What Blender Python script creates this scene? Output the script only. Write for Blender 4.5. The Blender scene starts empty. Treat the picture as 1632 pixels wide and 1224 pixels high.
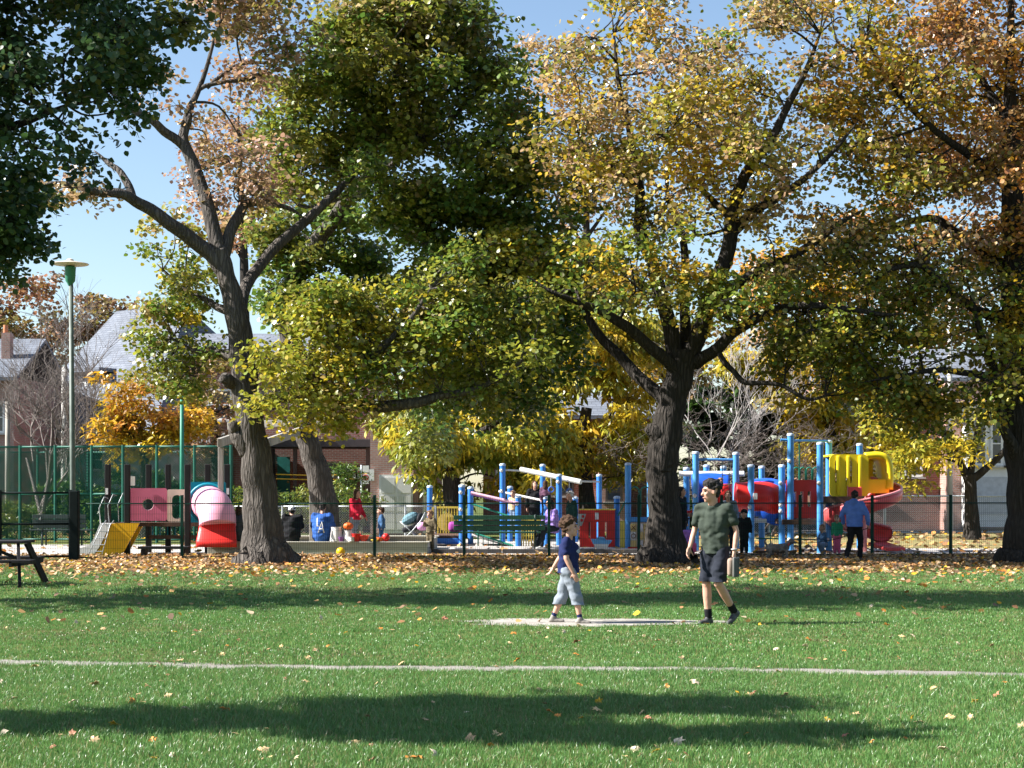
import bpy, bmesh, math, random
import numpy as np
from mathutils import Vector, Matrix, Quaternion
random.seed(7); RNG = np.random.default_rng(7)
SC = bpy.context.scene
COL = SC.collection
# ------------------------------------------------------------------ camera, sky, sun, exposure
F = 2700.0; HZ = 782.0; CH = 1.6           # focal length in photo pixels, horizon row, camera height
cam = bpy.data.cameras.new('camera'); camo = bpy.data.objects.new('camera', cam); COL.objects.link(camo)
camo.location = (0, 0, CH); camo.rotation_euler = (math.radians(90), 0, 0)
cam.sensor_width = 36.0; cam.lens = 36.0 * F / 1632.0; cam.shift_y = (HZ - 612.0) / 1632.0
cam.clip_start = 0.5; cam.clip_end = 3000
SC.camera = camo
SUN_EL = math.radians(39); SUN_AZ = math.radians(5)      # sun from the left, a little behind the camera
sd = Vector((math.cos(SUN_EL) * math.cos(SUN_AZ), math.cos(SUN_EL) * math.sin(SUN_AZ), -math.sin(SUN_EL)))
w = bpy.data.worlds.new('World'); SC.world = w; w.use_nodes = True
nt = w.node_tree; bg = nt.nodes['Background']
sky = nt.nodes.new('ShaderNodeTexSky'); sky.sky_type = 'NISHITA'; sky.sun_disc = False
sky.sun_elevation = SUN_EL; sky.sun_rotation = math.atan2(-sd.x, -sd.y)
sky.air_density = 1.0; sky.dust_density = 0.5; sky.ozone_density = 1.6
nt.links.new(sky.outputs[0], bg.inputs[0]); bg.inputs[1].default_value = 0.064
sl = bpy.data.lights.new('sun', 'SUN'); sl.energy = 5.0; sl.angle = math.radians(0.53); sl.color = (1.0, 0.97, 0.92)
so = bpy.data.objects.new('sun', sl); COL.objects.link(so); so.rotation_euler = sd.to_track_quat('-Z', 'Y').to_euler(); so.location = (-30, -10, 40)
SC.view_settings.view_transform = 'Standard'; SC.view_settings.look = 'None'; SC.view_settings.gamma = 1.0
SC.view_settings.exposure = 1.62
SC.render.engine = 'CYCLES'
SC.cycles.use_denoising = True
SC.cycles.max_bounces = 4; SC.cycles.diffuse_bounces = 2; SC.cycles.transmission_bounces = 3; SC.cycles.glossy_bounces = 2; SC.cycles.transparent_max_bounces = 6
SC.cycles.caustics_reflective = False; SC.cycles.caustics_refractive = False

# ------------------------------------------------------------------ helpers
def P(px, py, d): return Vector(((px - 816.0) / F * d, d, CH + (HZ - py) / F * d))
def X(px, d): return (px - 816.0) / F * d
def Z(py, d): return CH + (HZ - py) / F * d
def GD(py): return CH * F / (py - HZ)
def lin(c):
    c = c / 255.0
    return c / 12.92 if c <= 0.04045 else ((c + 0.055) / 1.055) ** 2.4
def rgb(r, g, b): return (lin(r), lin(g), lin(b))

def tag(o, label=None, cat=None, group=None, kind=None):
    if label: o['label'] = label
    if cat: o['category'] = cat
    if group: o['group'] = group
    if kind: o['kind'] = kind
    return o
def empty(name, loc, label=None, cat=None, group=None, rz=0):
    o = bpy.data.objects.new(name, None); COL.objects.link(o); o.location = loc; o.rotation_euler = (0, 0, rz)
    o.empty_display_size = 0.1
    return tag(o, label, cat, group)

_M = {}
def mat(name, col, rough=0.7, var=0.12, scale=6.0, bump=0.0, bscale=40.0, metal=0.0, col2=None, spec=0.3, stretch=None, coat=0.0):
    """plain surface: base colour broken up by noise, optional second colour, fine relief"""
    if name in _M: return _M[name]
    m = bpy.data.materials.new(name); m.use_nodes = True; n = m.node_tree.nodes; L = m.node_tree.links
    b = n['Principled BSDF']; b.inputs['Roughness'].default_value = rough; b.inputs['Metallic'].default_value = metal
    b.inputs['Specular IOR Level'].default_value = spec; b.inputs['Coat Weight'].default_value = coat
    tc = n.new('ShaderNodeTexCoord'); src = tc.outputs['Object']
    if stretch:
        mp = n.new('ShaderNodeMapping'); mp.inputs['Scale'].default_value = stretch; L.new(src, mp.inputs[0]); src = mp.outputs[0]
    no = n.new('ShaderNodeTexNoise'); no.inputs['Scale'].default_value = scale; no.inputs['Detail'].default_value = 5; L.new(src, no.inputs['Vector'])
    mr = n.new('ShaderNodeMapRange'); mr.inputs[1].default_value = 0.3; mr.inputs[2].default_value = 0.7; L.new(no.outputs[0], mr.inputs[0])
    mx = n.new('ShaderNodeMix'); mx.data_type = 'RGBA'; L.new(mr.outputs[0], mx.inputs[0])
    c2 = col2 or tuple(min(1, c * (1 + var)) for c in col); c1 = col if col2 else tuple(c * (1 - var) for c in col)
    mx.inputs[6].default_value = (*c1, 1); mx.inputs[7].default_value = (*c2, 1); L.new(mx.outputs[2], b.inputs['Base Color'])
    if bump > 0:
        nb = n.new('ShaderNodeTexNoise'); nb.inputs['Scale'].default_value = bscale; nb.inputs['Detail'].default_value = 6; L.new(src, nb.inputs['Vector'])
        bp = n.new('ShaderNodeBump'); bp.inputs['Strength'].default_value = 1.0; bp.inputs['Distance'].default_value = bump; L.new(nb.outputs[0], bp.inputs['Height']); L.new(bp.outputs[0], b.inputs['Normal'])
    _M[name] = m
    return m

def leafmat(name, trans=0.35, rough=0.5, spec=0.25):
    """leaf colour comes from each leaf's own colour attribute"""
    if name in _M: return _M[name]
    m = bpy.data.materials.new(name); m.use_nodes = True; n = m.node_tree.nodes; L = m.node_tree.links
    b = n['Principled BSDF']; b.inputs['Roughness'].default_value = rough; b.inputs['Specular IOR Level'].default_value = spec
    at = n.new('ShaderNodeAttribute'); at.attribute_name = 'col'; L.new(at.outputs[0], b.inputs['Base Color'])
    tr = n.new('ShaderNodeBsdfTranslucent'); L.new(at.outputs[0], tr.inputs[0])
    mx = n.new('ShaderNodeMixShader'); mx.inputs[0].default_value = trans
    L.new(b.outputs[0], mx.inputs[1]); L.new(tr.outputs[0], mx.inputs[2]); L.new(mx.outputs[0], n['Material Output'].inputs[0])
    _M[name] = m
    return m

class MB:
    def __init__(s): s.v = []; s.f = []
    def add(s, vs, fs):
        o = len(s.v); s.v += [tuple(v) for v in vs]; s.f += [tuple(i + o for i in f) for f in fs]; return s
    def box(s, c, size, rot=None, bev=0.0):
        hx, hy, hz = size[0] / 2, size[1] / 2, size[2] / 2
        if bev > 0:
            b = min(bev, hx * .9, hy * .9, hz * .9); vs = []; bm = bmesh.new(); bmesh.ops.create_cube(bm, size=1)
            for v in bm.verts: v.co = Vector((v.co.x * 2 * hx, v.co.y * 2 * hy, v.co.z * 2 * hz))
            bmesh.ops.bevel(bm, geom=bm.edges[:], offset=b, segments=2, affect='EDGES', profile=.5)
            bm.verts.index_update(); vs = [v.co.copy() for v in bm.verts]; fs = [[v.index for v in f.verts] for f in bm.faces]; bm.free()
        else:
            vs = [Vector((x, y, z)) for x in (-hx, hx) for y in (-hy, hy) for z in (-hz, hz)]
            fs = [(0, 1, 3, 2), (4, 6, 7, 5), (0, 4, 5, 1), (2, 3, 7, 6), (0, 2, 6, 4), (1, 5, 7, 3)]
        if rot is not None: vs = [rot @ v for v in vs]
        c = Vector(c); return s.add([v + c for v in vs], fs)
    def bar(s, a, b, wd, ht=None, up=Vector((0, 0, 1)), bev=0.0):
        """square bar from a to b"""
        a, b = Vector(a), Vector(b); d = b - a; L = d.length; d.normalize()
        if abs(d.dot(up)) > .99: up = Vector((0, 1, 0))
        sx = d.cross(up).normalized(); uz = sx.cross(d)
        R = Matrix((sx, d, uz)).transposed()
        return s.box((a + b) / 2, (wd, L, ht or wd), R, bev)
    def tube(s, pts, rad, n=8, cap=True, seed=None, wob=0.0, flare=None):
        pts = [Vector(p) for p in pts]; m = len(pts)
        if not hasattr(rad, '__len__'): rad = [rad] * m
        vs, fs = [], []; ref = None
        for i, p in enumerate(pts):
            t = (pts[min(i + 1, m - 1)] - pts[max(i - 1, 0)])
            if t.length < 1e-9: t = Vector((0, 0, 1))
            t.normalize()
            if ref is None: ref = Vector((1, 0, 0)) if abs(t.x) < .8 else Vector((0, 1, 0))
            u = (ref - t * ref.dot(t)).normalized(); ref = u; q = t.cross(u)
            for k in range(n):
                a = 2 * math.pi * k / n; r = rad[i]
                if flare: r *= flare(i, k, a, p)
                vs.append(p + (u * math.cos(a) + q * math.sin(a)) * r)
        for i in range(m - 1):
            for k in range(n):
                k2 = (k + 1) % n; fs.append((i * n + k, i * n + k2, (i + 1) * n + k2, (i + 1) * n + k))
        if cap: fs.append(tuple(range(n - 1, -1, -1))); fs.append(tuple(range((m - 1) * n, m * n)))
        return s.add(vs, fs)
    def cyl(s, a, b, r, r2=None, n=12): return s.tube([a, b], [r, r if r2 is None else r2], n)
    def sphere(s, c, r, rot=None, nu=14, nv=9):
        r = Vector((r, r, r)) if not hasattr(r, '__len__') else Vector(r); c = Vector(c); vs = []; fs = []
        for j in range(1, nv):
            th = math.pi * j / nv
            for i in range(nu):
                ph = 2 * math.pi * i / nu; v = Vector((math.sin(th) * math.cos(ph) * r.x, math.sin(th) * math.sin(ph) * r.y, math.cos(th) * r.z))
                vs.append(c + (rot @ v if rot is not None else v))
        t = Vector((0, 0, r.z)); t = rot @ t if rot is not None else t
        vs += [c + t, c - t]; T = len(vs) - 2
        for j in range(nv - 2):
            for i in range(nu): i2 = (i + 1) % nu; fs.append((j * nu + i, (j + 1) * nu + i, (j + 1) * nu + i2, j * nu + i2))
        for i in range(nu): i2 = (i + 1) % nu; fs.append((T, i, i2)); fs.append((T + 1, (nv - 2) * nu + i2, (nv - 2) * nu + i))
        return s.add(vs, fs)
    def cap(s, a, b, ra, rb, n=12):
        """tapered capsule (closed, overlapping pieces are remeshed later)"""
        a, b = Vector(a), Vector(b); t = (b - a); L = t.length
        if L < 1e-5: return s.sphere(a, ra)
        t.normalize(); pts = []; rad = []
        for k in range(4): th = math.pi / 2 * (1 - k / 4) ; pts.append(a - t * ra * math.sin(th)); rad.append(max(ra * math.cos(th), ra * .12))
        pts += [a, b]; rad += [ra, rb]
        for k in range(3, -1, -1): th = math.pi / 2 * (1 - k / 4); pts.append(b + t * rb * math.sin(th)); rad.append(max(rb * math.cos(th), rb * .12))
        return s.tube(pts, rad, n)
    def prism(s, poly, y0, y1, holes=()):
        """outline in (x, z) extruded between two depths; holes are outlines too"""
        bm = bmesh.new(); edges = []
        for lp in [poly, *holes]:
            vv = [bm.verts.new((x, y0, z)) for x, z in lp]
            for i in range(len(vv)): edges.append(bm.edges.new((vv[i], vv[(i + 1) % len(vv)])))
        bmesh.ops.triangle_fill(bm, use_beauty=True, use_dissolve=False, edges=edges, normal=(0, -1, 0))
        g = bmesh.ops.extrude_face_region(bm, geom=bm.faces[:])
        for v in g['geom']:
            if isinstance(v, bmesh.types.BMVert): v.co.y = y1
        bmesh.ops.recalc_face_normals(bm, faces=bm.faces[:]); bm.verts.index_update()
        s.add([v.co.copy() for v in bm.verts], [[v.index for v in f.verts] for f in bm.faces]); bm.free(); return s
    def lathe(s, prof, c=(0, 0, 0), n=20):
        c = Vector(c); vs = []; fs = []; m = len(prof)
        for r, z in prof:
            for k in range(n): a = 2 * math.pi * k / n; vs.append(c + Vector((r * math.cos(a), r * math.sin(a), z)))
        for i in range(m - 1):
            for k in range(n): k2 = (k + 1) % n; fs.append((i * n + k, i * n + k2, (i + 1) * n + k2, (i + 1) * n + k))
        fs.append(tuple(range(n - 1, -1, -1))); fs.append(tuple(range((m - 1) * n, m * n))); return s.add(vs, fs)
    def mesh(s, name):
        me = bpy.data.meshes.new(name); me.from_pydata(s.v, [], s.f); me.update(); return me
    def build(s, name, m, parent=None, smooth=False, loc=None):
        """vertices are given in world space; they are moved into the parent's space (or round loc)"""
        org = Vector(loc) if loc is not None else None
        if parent is not None:
            mi = wm(parent).inverted(); s.v = [tuple(mi @ Vector(v)) for v in s.v]
        elif org is not None: s.v = [tuple(Vector(v) - org) for v in s.v]
        me = s.mesh(name); me.materials.append(m)
        bm = bmesh.new(); bm.from_mesh(me); bmesh.ops.recalc_face_normals(bm, faces=bm.faces[:]); bm.to_mesh(me); bm.free()
        if smooth:
            me.polygons.foreach_set('use_smooth', [True] * len(me.polygons)); 
            if smooth == 'auto': me.set_sharp_from_angle(angle=math.radians(40))
        o = bpy.data.objects.new(name, me); COL.objects.link(o)
        if parent is not None: o.parent = parent
        elif org is not None: o.location = org
        return o
def wm(o):
    m = Matrix.LocRotScale(o.location, o.rotation_euler, o.scale)
    return wm(o.parent) @ m if o.parent else m

def fastmesh(name, V, nper, Fv, C, m, parent=None, org=(0, 0, 0)):
    """V: (N,k,3) vertices of N equal pieces, Fv: faces of one piece, C: (N,3) colours"""
    N, k, _ = V.shape; V = V.reshape(-1, 3) - np.array(org)
    me = bpy.data.meshes.new(name); me.vertices.add(N * k); me.vertices.foreach_set('co', V.astype(np.float32).ravel())
    lens = [len(f) for f in Fv]; flat = np.array([i for f in Fv for i in f])
    loops = (np.arange(N)[:, None] * k + flat[None]).ravel(); nf = len(Fv)
    me.loops.add(len(loops)); me.loops.foreach_set('vertex_index', loops.astype(np.int32))
    st = np.concatenate([[0], np.cumsum(lens)[:-1]]); starts = (np.arange(N)[:, None] * sum(lens) + st[None]).ravel()
    me.polygons.add(N * nf); me.polygons.foreach_set('loop_start', starts.astype(np.int32))
    at = me.attributes.new('col', 'FLOAT_COLOR', 'POINT')
    c4 = np.concatenate([np.repeat(C, k, axis=0), np.ones((N * k, 1))], axis=1); at.data.foreach_set('color', c4.astype(np.float32).ravel())
    me.update(calc_edges=True); me.materials.append(m)
    o = bpy.data.objects.new(name, me); COL.objects.link(o)
    if parent is not None: o.parent = parent
    else: o.location = org
    return o

def catmull(pts, per=5):
    """smooth polyline through points with any number of columns"""
    A = np.array(pts, float); n = len(A); out = []
    for i in range(n - 1):
        p0, p1, p2, p3 = A[max(i - 1, 0)], A[i], A[i + 1], A[min(i + 2, n - 1)]
        for k in range(per):
            t = k / per; out.append(.5 * ((2 * p1) + (-p0 + p2) * t + (2 * p0 - 5 * p1 + 4 * p2 - p3) * t * t + (-p0 + 3 * p1 - 3 * p2 + p3) * t ** 3))
    out.append(A[-1]); return np.array(out)

def in_poly(x, y, poly):
    p = np.array(poly, float); ins = np.zeros(len(x), bool); j = len(p) - 1
    for i in range(len(p)):
        xi, yi = p[i]; xj, yj = p[j]
        c = ((yi > y) != (yj > y)) & (x < (xj - xi) * (y - yi) / (yj - yi + 1e-12) + xi); ins ^= c; j = i
    return ins
# ------------------------------------------------------------------ ground, path, play surface
def ground_mat():
    m = bpy.data.materials.new('lawn_soil'); m.use_nodes = True; n = m.node_tree.nodes; L = m.node_tree.links; b = n['Principled BSDF']
    b.inputs['Roughness'].default_value = 0.95; b.inputs['Specular IOR Level'].default_value = 0.1
    tc = n.new('ShaderNodeTexCoord')
    a = n.new('ShaderNodeTexNoise'); a.inputs['Scale'].default_value = 0.9; a.inputs['Detail'].default_value = 8; L.new(tc.outputs['Object'], a.inputs['Vector'])
    f = n.new('ShaderNodeTexNoise'); f.inputs['Scale'].default_value = 30; f.inputs['Detail'].default_value = 6; L.new(tc.outputs['Object'], f.inputs['Vector'])
    r = n.new('ShaderNodeValToRGB'); e = r.color_ramp.elements; e[0].position = .3; e[0].color = (.075, .11, .03, 1); e[1].position = .75; e[1].color = (.13, .145, .05, 1)
    L.new(a.outputs[0], r.inputs[0])
    mx = n.new('ShaderNodeMix'); mx.data_type = 'RGBA'; mx.blend_type = 'MULTIPLY'; mx.inputs[0].default_value = .8
    r2 = n.new('ShaderNodeValToRGB'); e = r2.color_ramp.elements; e[0].position = .3; e[0].color = (.45, .45, .4, 1); e[1].position = .7; e[1].color = (1.25, 1.2, 1.1, 1)
    L.new(f.outputs[0], r2.inputs[0]); L.new(r.outputs[0], mx.inputs[6]); L.new(r2.outputs[0], mx.inputs[7]); L.new(mx.outputs[2], b.inputs['Base Color'])
    bp = n.new('ShaderNodeBump'); bp.inputs['Distance'].default_value = .02; L.new(f.outputs[0], bp.inputs['Height']); L.new(bp.outputs[0], b.inputs['Normal'])
    return m
def sheet(name, pts, z, m, kind='structure'):
    me = bpy.data.meshes.new(name); me.from_pydata([(x, y, z) for x, y in pts], [], [tuple(range(len(pts)))]); me.update()
    if me.polygons[0].normal.z < 0: me.flip_normals()
    me.materials.append(m); o = bpy.data.objects.new(name, me); COL.objects.link(o); o['kind'] = kind; return o
sheet('ground', [(-1500, -60), (1500, -60), (1500, 2500), (-1500, 2500)], 0.0, ground_mat())
# narrow worn path across the near lawn
pts = []
for i in range(41):
    x = -16 + 32 * i / 40; pts.append((x, 15.22 - x * 0.105 + .10 * math.sin(x * .9) + random.uniform(-.03, .03)))
m_path = mat('path_concrete', (.235, .215, .19), .9, .16, 3.0, bump=.006, bscale=60)
sheet('path', [(x, y + .20 + random.uniform(-.02, .02)) for x, y in pts] + [(x, y - .26 + random.uniform(-.03, .03)) for x, y in reversed(pts)], .006, m_path)
def path_dist(x, y): return (y - (15.17 - x * 0.105 + .10 * np.sin(x * .9)))
# bare sandy patch where the boy and the man walk
sand = []
for i in range(180):
    a = 2 * math.pi * i / 180; k = 1 + .10 * math.sin(3 * a + 1) + .07 * math.sin(7 * a) + .04 * math.sin(17 * a + 2) + random.uniform(-.05, .05)
    sand.append((.93 + 1.55 * k * math.cos(a), 20.55 + .62 * k * math.sin(a)))
sheet('sand_patch', sand, .007, mat('bare_sand', (.30, .275, .24), .95, .2, 5, bump=.012, bscale=25))
# trodden earth round the big maple
earth = []
for i in range(48):
    a = 2 * math.pi * i / 48; k = 1 + .15 * math.sin(2 * a + .5) + .1 * math.sin(5 * a) + random.uniform(-.05, .05)
    earth.append((X(450, 36.2) + 1.9 * k * math.cos(a), 36.3 + .85 * k * math.sin(a)))
sheet('bare_earth', earth, .005, mat('bare_earth_mat', (.25, .215, .18), .95, .25, 4, bump=.02, bscale=14))
# play area surfaces
m_play = mat('play_sand', (.40, .37, .34), .95, .14, 2.0, bump=.01, bscale=30)
sheet('play_surface', [(-26, 41.6), (3.4, 42.3), (3.8, 55.5), (-6, 55.5), (-9, 50.0), (-26, 50.0)], .008, m_play)
sheet('play_path', [(3.4, 42.2), (20, 42.4), (22, 45.2), (12, 46.6), (3.5, 47.5)], .0125, m_play)
sheet('street', [(-80, 66), (80, 66), (80, 73), (-80, 73)], .006, mat('asphalt', (.06, .06, .062), .9, .2, 3, bump=.004, bscale=80))
m_dry = mat('dry_grass_mat', (.15, .15, .05), .95, .3, 1.2, bump=.03, bscale=18, col2=(.30, .23, .10))
sheet('bank_grass', [(3.6, 47.2), (12, 46.3), (22.2, 44.9), (40, 44), (45, 64.5), (3.6, 64.5)], .009, m_dry)

# ------------------------------------------------------------------ grass blades (nobody could count them)
def tuft(name, nb, h, spread, wid):
    V = []; Fc = []; C = []
    for i in range(nb):
        a = random.uniform(0, 6.283); r = spread * math.sqrt(random.random()); bx, by = r * math.cos(a), r * math.sin(a)
        hh = h * random.uniform(.55, 1.15); ln = random.uniform(.1, .75) * hh; la = random.uniform(0, 6.283); wa = random.uniform(0, 6.283); w2 = wid * random.uniform(.6, 1.2)
        dx, dy = math.cos(wa) * w2, math.sin(wa) * w2; lx, ly = math.cos(la) * ln, math.sin(la) * ln; o = len(V)
        V += [(bx - dx, by - dy, -.005), (bx + dx, by + dy, -.005), (bx + lx * .35 + dx * .8, by + ly * .35 + dy * .8, hh * .6), (bx + lx * .35 - dx * .8, by + ly * .35 - dy * .8, hh * .6), (bx + lx, by + ly, hh)]
        Fc += [(o, o + 1, o + 2, o + 3), (o + 3, o + 2, o + 4)]
        t = random.random(); g = (.080 + .068 * t, .192 + .085 * t, .042 + .030 * t)
        if random.random() < .10: g = (.30, .25, .11)
        C += [g] * 5
    me = bpy.data.meshes.new(name); me.from_pydata(V, [], Fc); at = me.attributes.new('col', 'FLOAT_COLOR', 'POINT')
    at.data.foreach_set('color', np.concatenate([np.array(C), np.ones((len(C), 1))], 1).astype(np.float32).ravel()); me.materials.append(leafmat('grass_blade', .32, .36, .55)); return me
def scatter(name, V, nb_meshes, label):
    """instance tuft meshes on a point cloud with geometry nodes"""
    me = bpy.data.meshes.new(name); me.vertices.add(len(V)); me.vertices.foreach_set('co', V[:, :3].astype(np.float32).ravel())
    at = me.attributes.new('sz', 'FLOAT', 'POINT'); at.data.foreach_set('value', V[:, 3].astype(np.float32)); me.update()
    o = bpy.data.objects.new(name, me); COL.objects.link(o); tag(o, label, 'grass', kind='stuff')
    c = bpy.data.collections.new(name + '_tufts')
    for k, tm in enumerate(nb_meshes): c.objects.link(bpy.data.objects.new('%s_tuft' % name, tm))
    ng = bpy.data.node_groups.new(name, 'GeometryNodeTree'); ng.interface.new_socket('Geometry', in_out='INPUT', socket_type='NodeSocketGeometry'); ng.interface.new_socket('Geometry', in_out='OUTPUT', socket_type='NodeSocketGeometry')
    N = ng.nodes; L = ng.links; gi = N.new('NodeGroupInput'); go = N.new('NodeGroupOutput'); ci = N.new('GeometryNodeCollectionInfo'); ci.inputs[0].default_value = c; ci.inputs[1].default_value = True; ci.inputs[2].default_value = True
    ip = N.new('GeometryNodeInstanceOnPoints'); ip.inputs['Pick Instance'].default_value = True
    rv = N.new('FunctionNodeRandomValue'); rv.data_type = 'FLOAT_VECTOR'; rv.inputs[0].default_value = (-.12, -.12, 0); rv.inputs[1].default_value = (.12, .12, 6.283)
    na = N.new('GeometryNodeInputNamedAttribute'); na.data_type = 'FLOAT'; na.inputs[0].default_value = 'sz'
    L.new(gi.outputs[0], ip.inputs['Points']); L.new(ci.outputs[0], ip.inputs['Instance']); L.new(rv.outputs[0], ip.inputs['Rotation']); L.new(na.outputs[0], ip.inputs['Scale']); L.new(ip.outputs[0], go.inputs[0])
    md = o.modifiers.new('tufts', 'NODES'); md.node_group = ng
    return o
SANDP = [(.93 + (x - .93) * .9, 20.55 + (y - 20.55) * .86) for x, y in sand]; EARTHP = [(x, y) for x, y in earth]
def lawn_points(y0, y1, dens, marg=1.6):
    n = int((y1 - y0) * 2 * (816 / F * y1 + marg) * dens); y = RNG.uniform(y0, y1, n); xm = 816 / F * y1 + marg; x = RNG.uniform(-xm, xm, n)
    k = (np.abs(x) < 816 / F * y + marg); pd = path_dist(x, y)
    wv = .05 * np.sin(x * 5.3) + .04 * np.sin(x * 13.1 + 1) + RNG.normal(0, .03, n); k &= ~((pd > -.22 + wv) & (pd < .17 + wv * .6)); k &= ~in_poly(x, y, SANDP); k &= ~(in_poly(x, y, EARTHP) & (RNG.random(n) < .93))
    # scuffed line worn into the middle lawn
    sc = np.abs(y - (18.95 - .05 * x + .12 * np.sin(x * 1.3))); k &= ~((sc < .10 + .05 * np.sin(x * 3)) & (x < -.3) & (RNG.random(n) < .8))
    ring = ((x - .93) / 2.1) ** 2 + ((y - 20.55) / 1.0) ** 2; k &= ~((ring < 1) & (RNG.random(n) < .4))
    x, y = x[k], y[k]; s = .75 + .4 * RNG.random(len(x)) + .18 * np.sin(x * 1.7 + np.sin(y * 1.1) * 2) * np.sin(y * .9 + x * .4)
    return np.stack([x, y, np.zeros(len(x)), s], 1)
T_near = [tuft('blade_tuft', 24, .050, .085, .0024) for _ in range(5)]
T_mid = [tuft('blade_tuft', 28, .032, .14, .0034) for _ in range(4)]
T_far = [tuft('blade_tuft', 26, .03, .22, .006) for _ in range(3)]
def dry_points(P_, f):
    x, y = P_[:, 0], P_[:, 1]; g = np.sin(x * .8 + 1.3 * np.sin(y * .55)) * np.sin(y * 1.1 + .7 * np.sin(x * .9 + 2)) + .35 * np.sin(x * 3.1 + y * 2.3) + RNG.normal(0, .35, len(x)); return P_[g > f]
def dry_tuft(nb, h, sp, wd):
    me = tuft('dry_tuft', nb, h, sp, wd); n_ = len(me.vertices); c_ = np.repeat(np.array([random.choice([(.20, .18, .075), (.15, .18, .06), (.26, .22, .11), (.11, .17, .045)]) for _ in range(n_ // 5)]), 5, axis=0)
    me.attributes['col'].data.foreach_set('color', np.concatenate([c_, np.ones((n_, 1))], 1).astype(np.float32).ravel()); return me
scatter('dry_grass', dry_points(lawn_points(8.6, 16, 90), .38), [dry_tuft(14, .038, .08, .0022) for _ in range(3)], 'straw-coloured dry blades in patches of the near lawn')
scatter('dry_grass', dry_points(lawn_points(16, 32, 50), .28), [dry_tuft(18, .03, .16, .004) for _ in range(3)], 'straw-coloured dry patches in the middle lawn')
scatter('grass', lawn_points(8.6, 15.6, 330), T_near, 'green grass blades of the near lawn by the path')
scatter('grass', lawn_points(15.6, 25, 130), T_mid, 'short green grass of the middle lawn around the sandy patch')
scatter('grass', lawn_points(25, 41, 42, 2.5), T_far, 'green grass of the far lawn in front of the fence')
# ------------------------------------------------------------------ trees
def bark_mat(name, c1, c2, bump=.03):
    if name in _M: return _M[name]
    m = bpy.data.materials.new(name); m.use_nodes = True; n = m.node_tree.nodes; L = m.node_tree.links; b = n['Principled BSDF']
    b.inputs['Roughness'].default_value = .95; b.inputs['Specular IOR Level'].default_value = .12
    tc = n.new('ShaderNodeTexCoord'); mp = n.new('ShaderNodeMapping'); mp.inputs['Scale'].default_value = (1, 1, .16); L.new(tc.outputs['Object'], mp.inputs[0])
    v = n.new('ShaderNodeTexVoronoi'); v.feature = 'DISTANCE_TO_EDGE'; v.inputs['Scale'].default_value = 13; 
    no = n.new('ShaderNodeTexNoise'); no.inputs['Scale'].default_value = 9; no.inputs['Detail'].default_value = 8; L.new(mp.outputs[0], no.inputs['Vector'])
    va = n.new('ShaderNodeVectorMath'); va.operation = 'ADD'; sc = n.new('ShaderNodeVectorMath'); sc.operation = 'SCALE'; sc.inputs['Scale'].default_value = .12
    L.new(no.outputs['Color'], sc.inputs[0]); L.new(mp.outputs[0], va.inputs[0]); L.new(sc.outputs[0], va.inputs[1]); L.new(va.outputs[0], v.inputs['Vector'])
    big = n.new('ShaderNodeTexNoise'); big.inputs['Scale'].default_value = 2.2; big.inputs['Detail'].default_value = 5; L.new(tc.outputs['Object'], big.inputs['Vector'])
    mr = n.new('ShaderNodeMapRange'); mr.inputs[1].default_value = 0; mr.inputs[2].default_value = .3; L.new(v.outputs['Distance'], mr.inputs[0])
    ad = n.new('ShaderNodeMath'); ad.operation = 'MULTIPLY_ADD'; ad.inputs[1].default_value = .55; L.new(mr.outputs[0], ad.inputs[0]); 
    m2 = n.new('ShaderNodeMath'); m2.operation = 'MULTIPLY'; m2.inputs[1].default_value = .7; L.new(big.outputs[0], m2.inputs[0]); L.new(m2.outputs[0], ad.inputs[2])
    mx = n.new('ShaderNodeMix'); mx.data_type = 'RGBA'; mx.inputs[6].default_value = (*c1, 1); mx.inputs[7].default_value = (*c2, 1); L.new(ad.outputs[0], mx.inputs[0]); L.new(mx.outputs[2], b.inputs['Base Color'])
    ad2 = n.new('ShaderNodeMath'); ad2.operation = 'ADD'; L.new(mr.outputs[0], ad2.inputs[0]); L.new(no.outputs[0], ad2.inputs[1])
    bp = n.new('ShaderNodeBump'); bp.inputs['Distance'].default_value = bump; L.new(ad2.outputs[0], bp.inputs['Height']); L.new(bp.outputs[0], b.inputs['Normal'])
    _M[name] = m; return m
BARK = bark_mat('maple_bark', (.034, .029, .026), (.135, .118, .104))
BARK_D = bark_mat('dark_bark_with_shade', (.016, .014, .012), (.058, .050, .044))  # darkened further: the shadow on the right-of-centre maple's trunk is in this colour
BARK_P = bark_mat('pale_bark', (.16, .145, .135), (.42, .39, .36))
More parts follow.
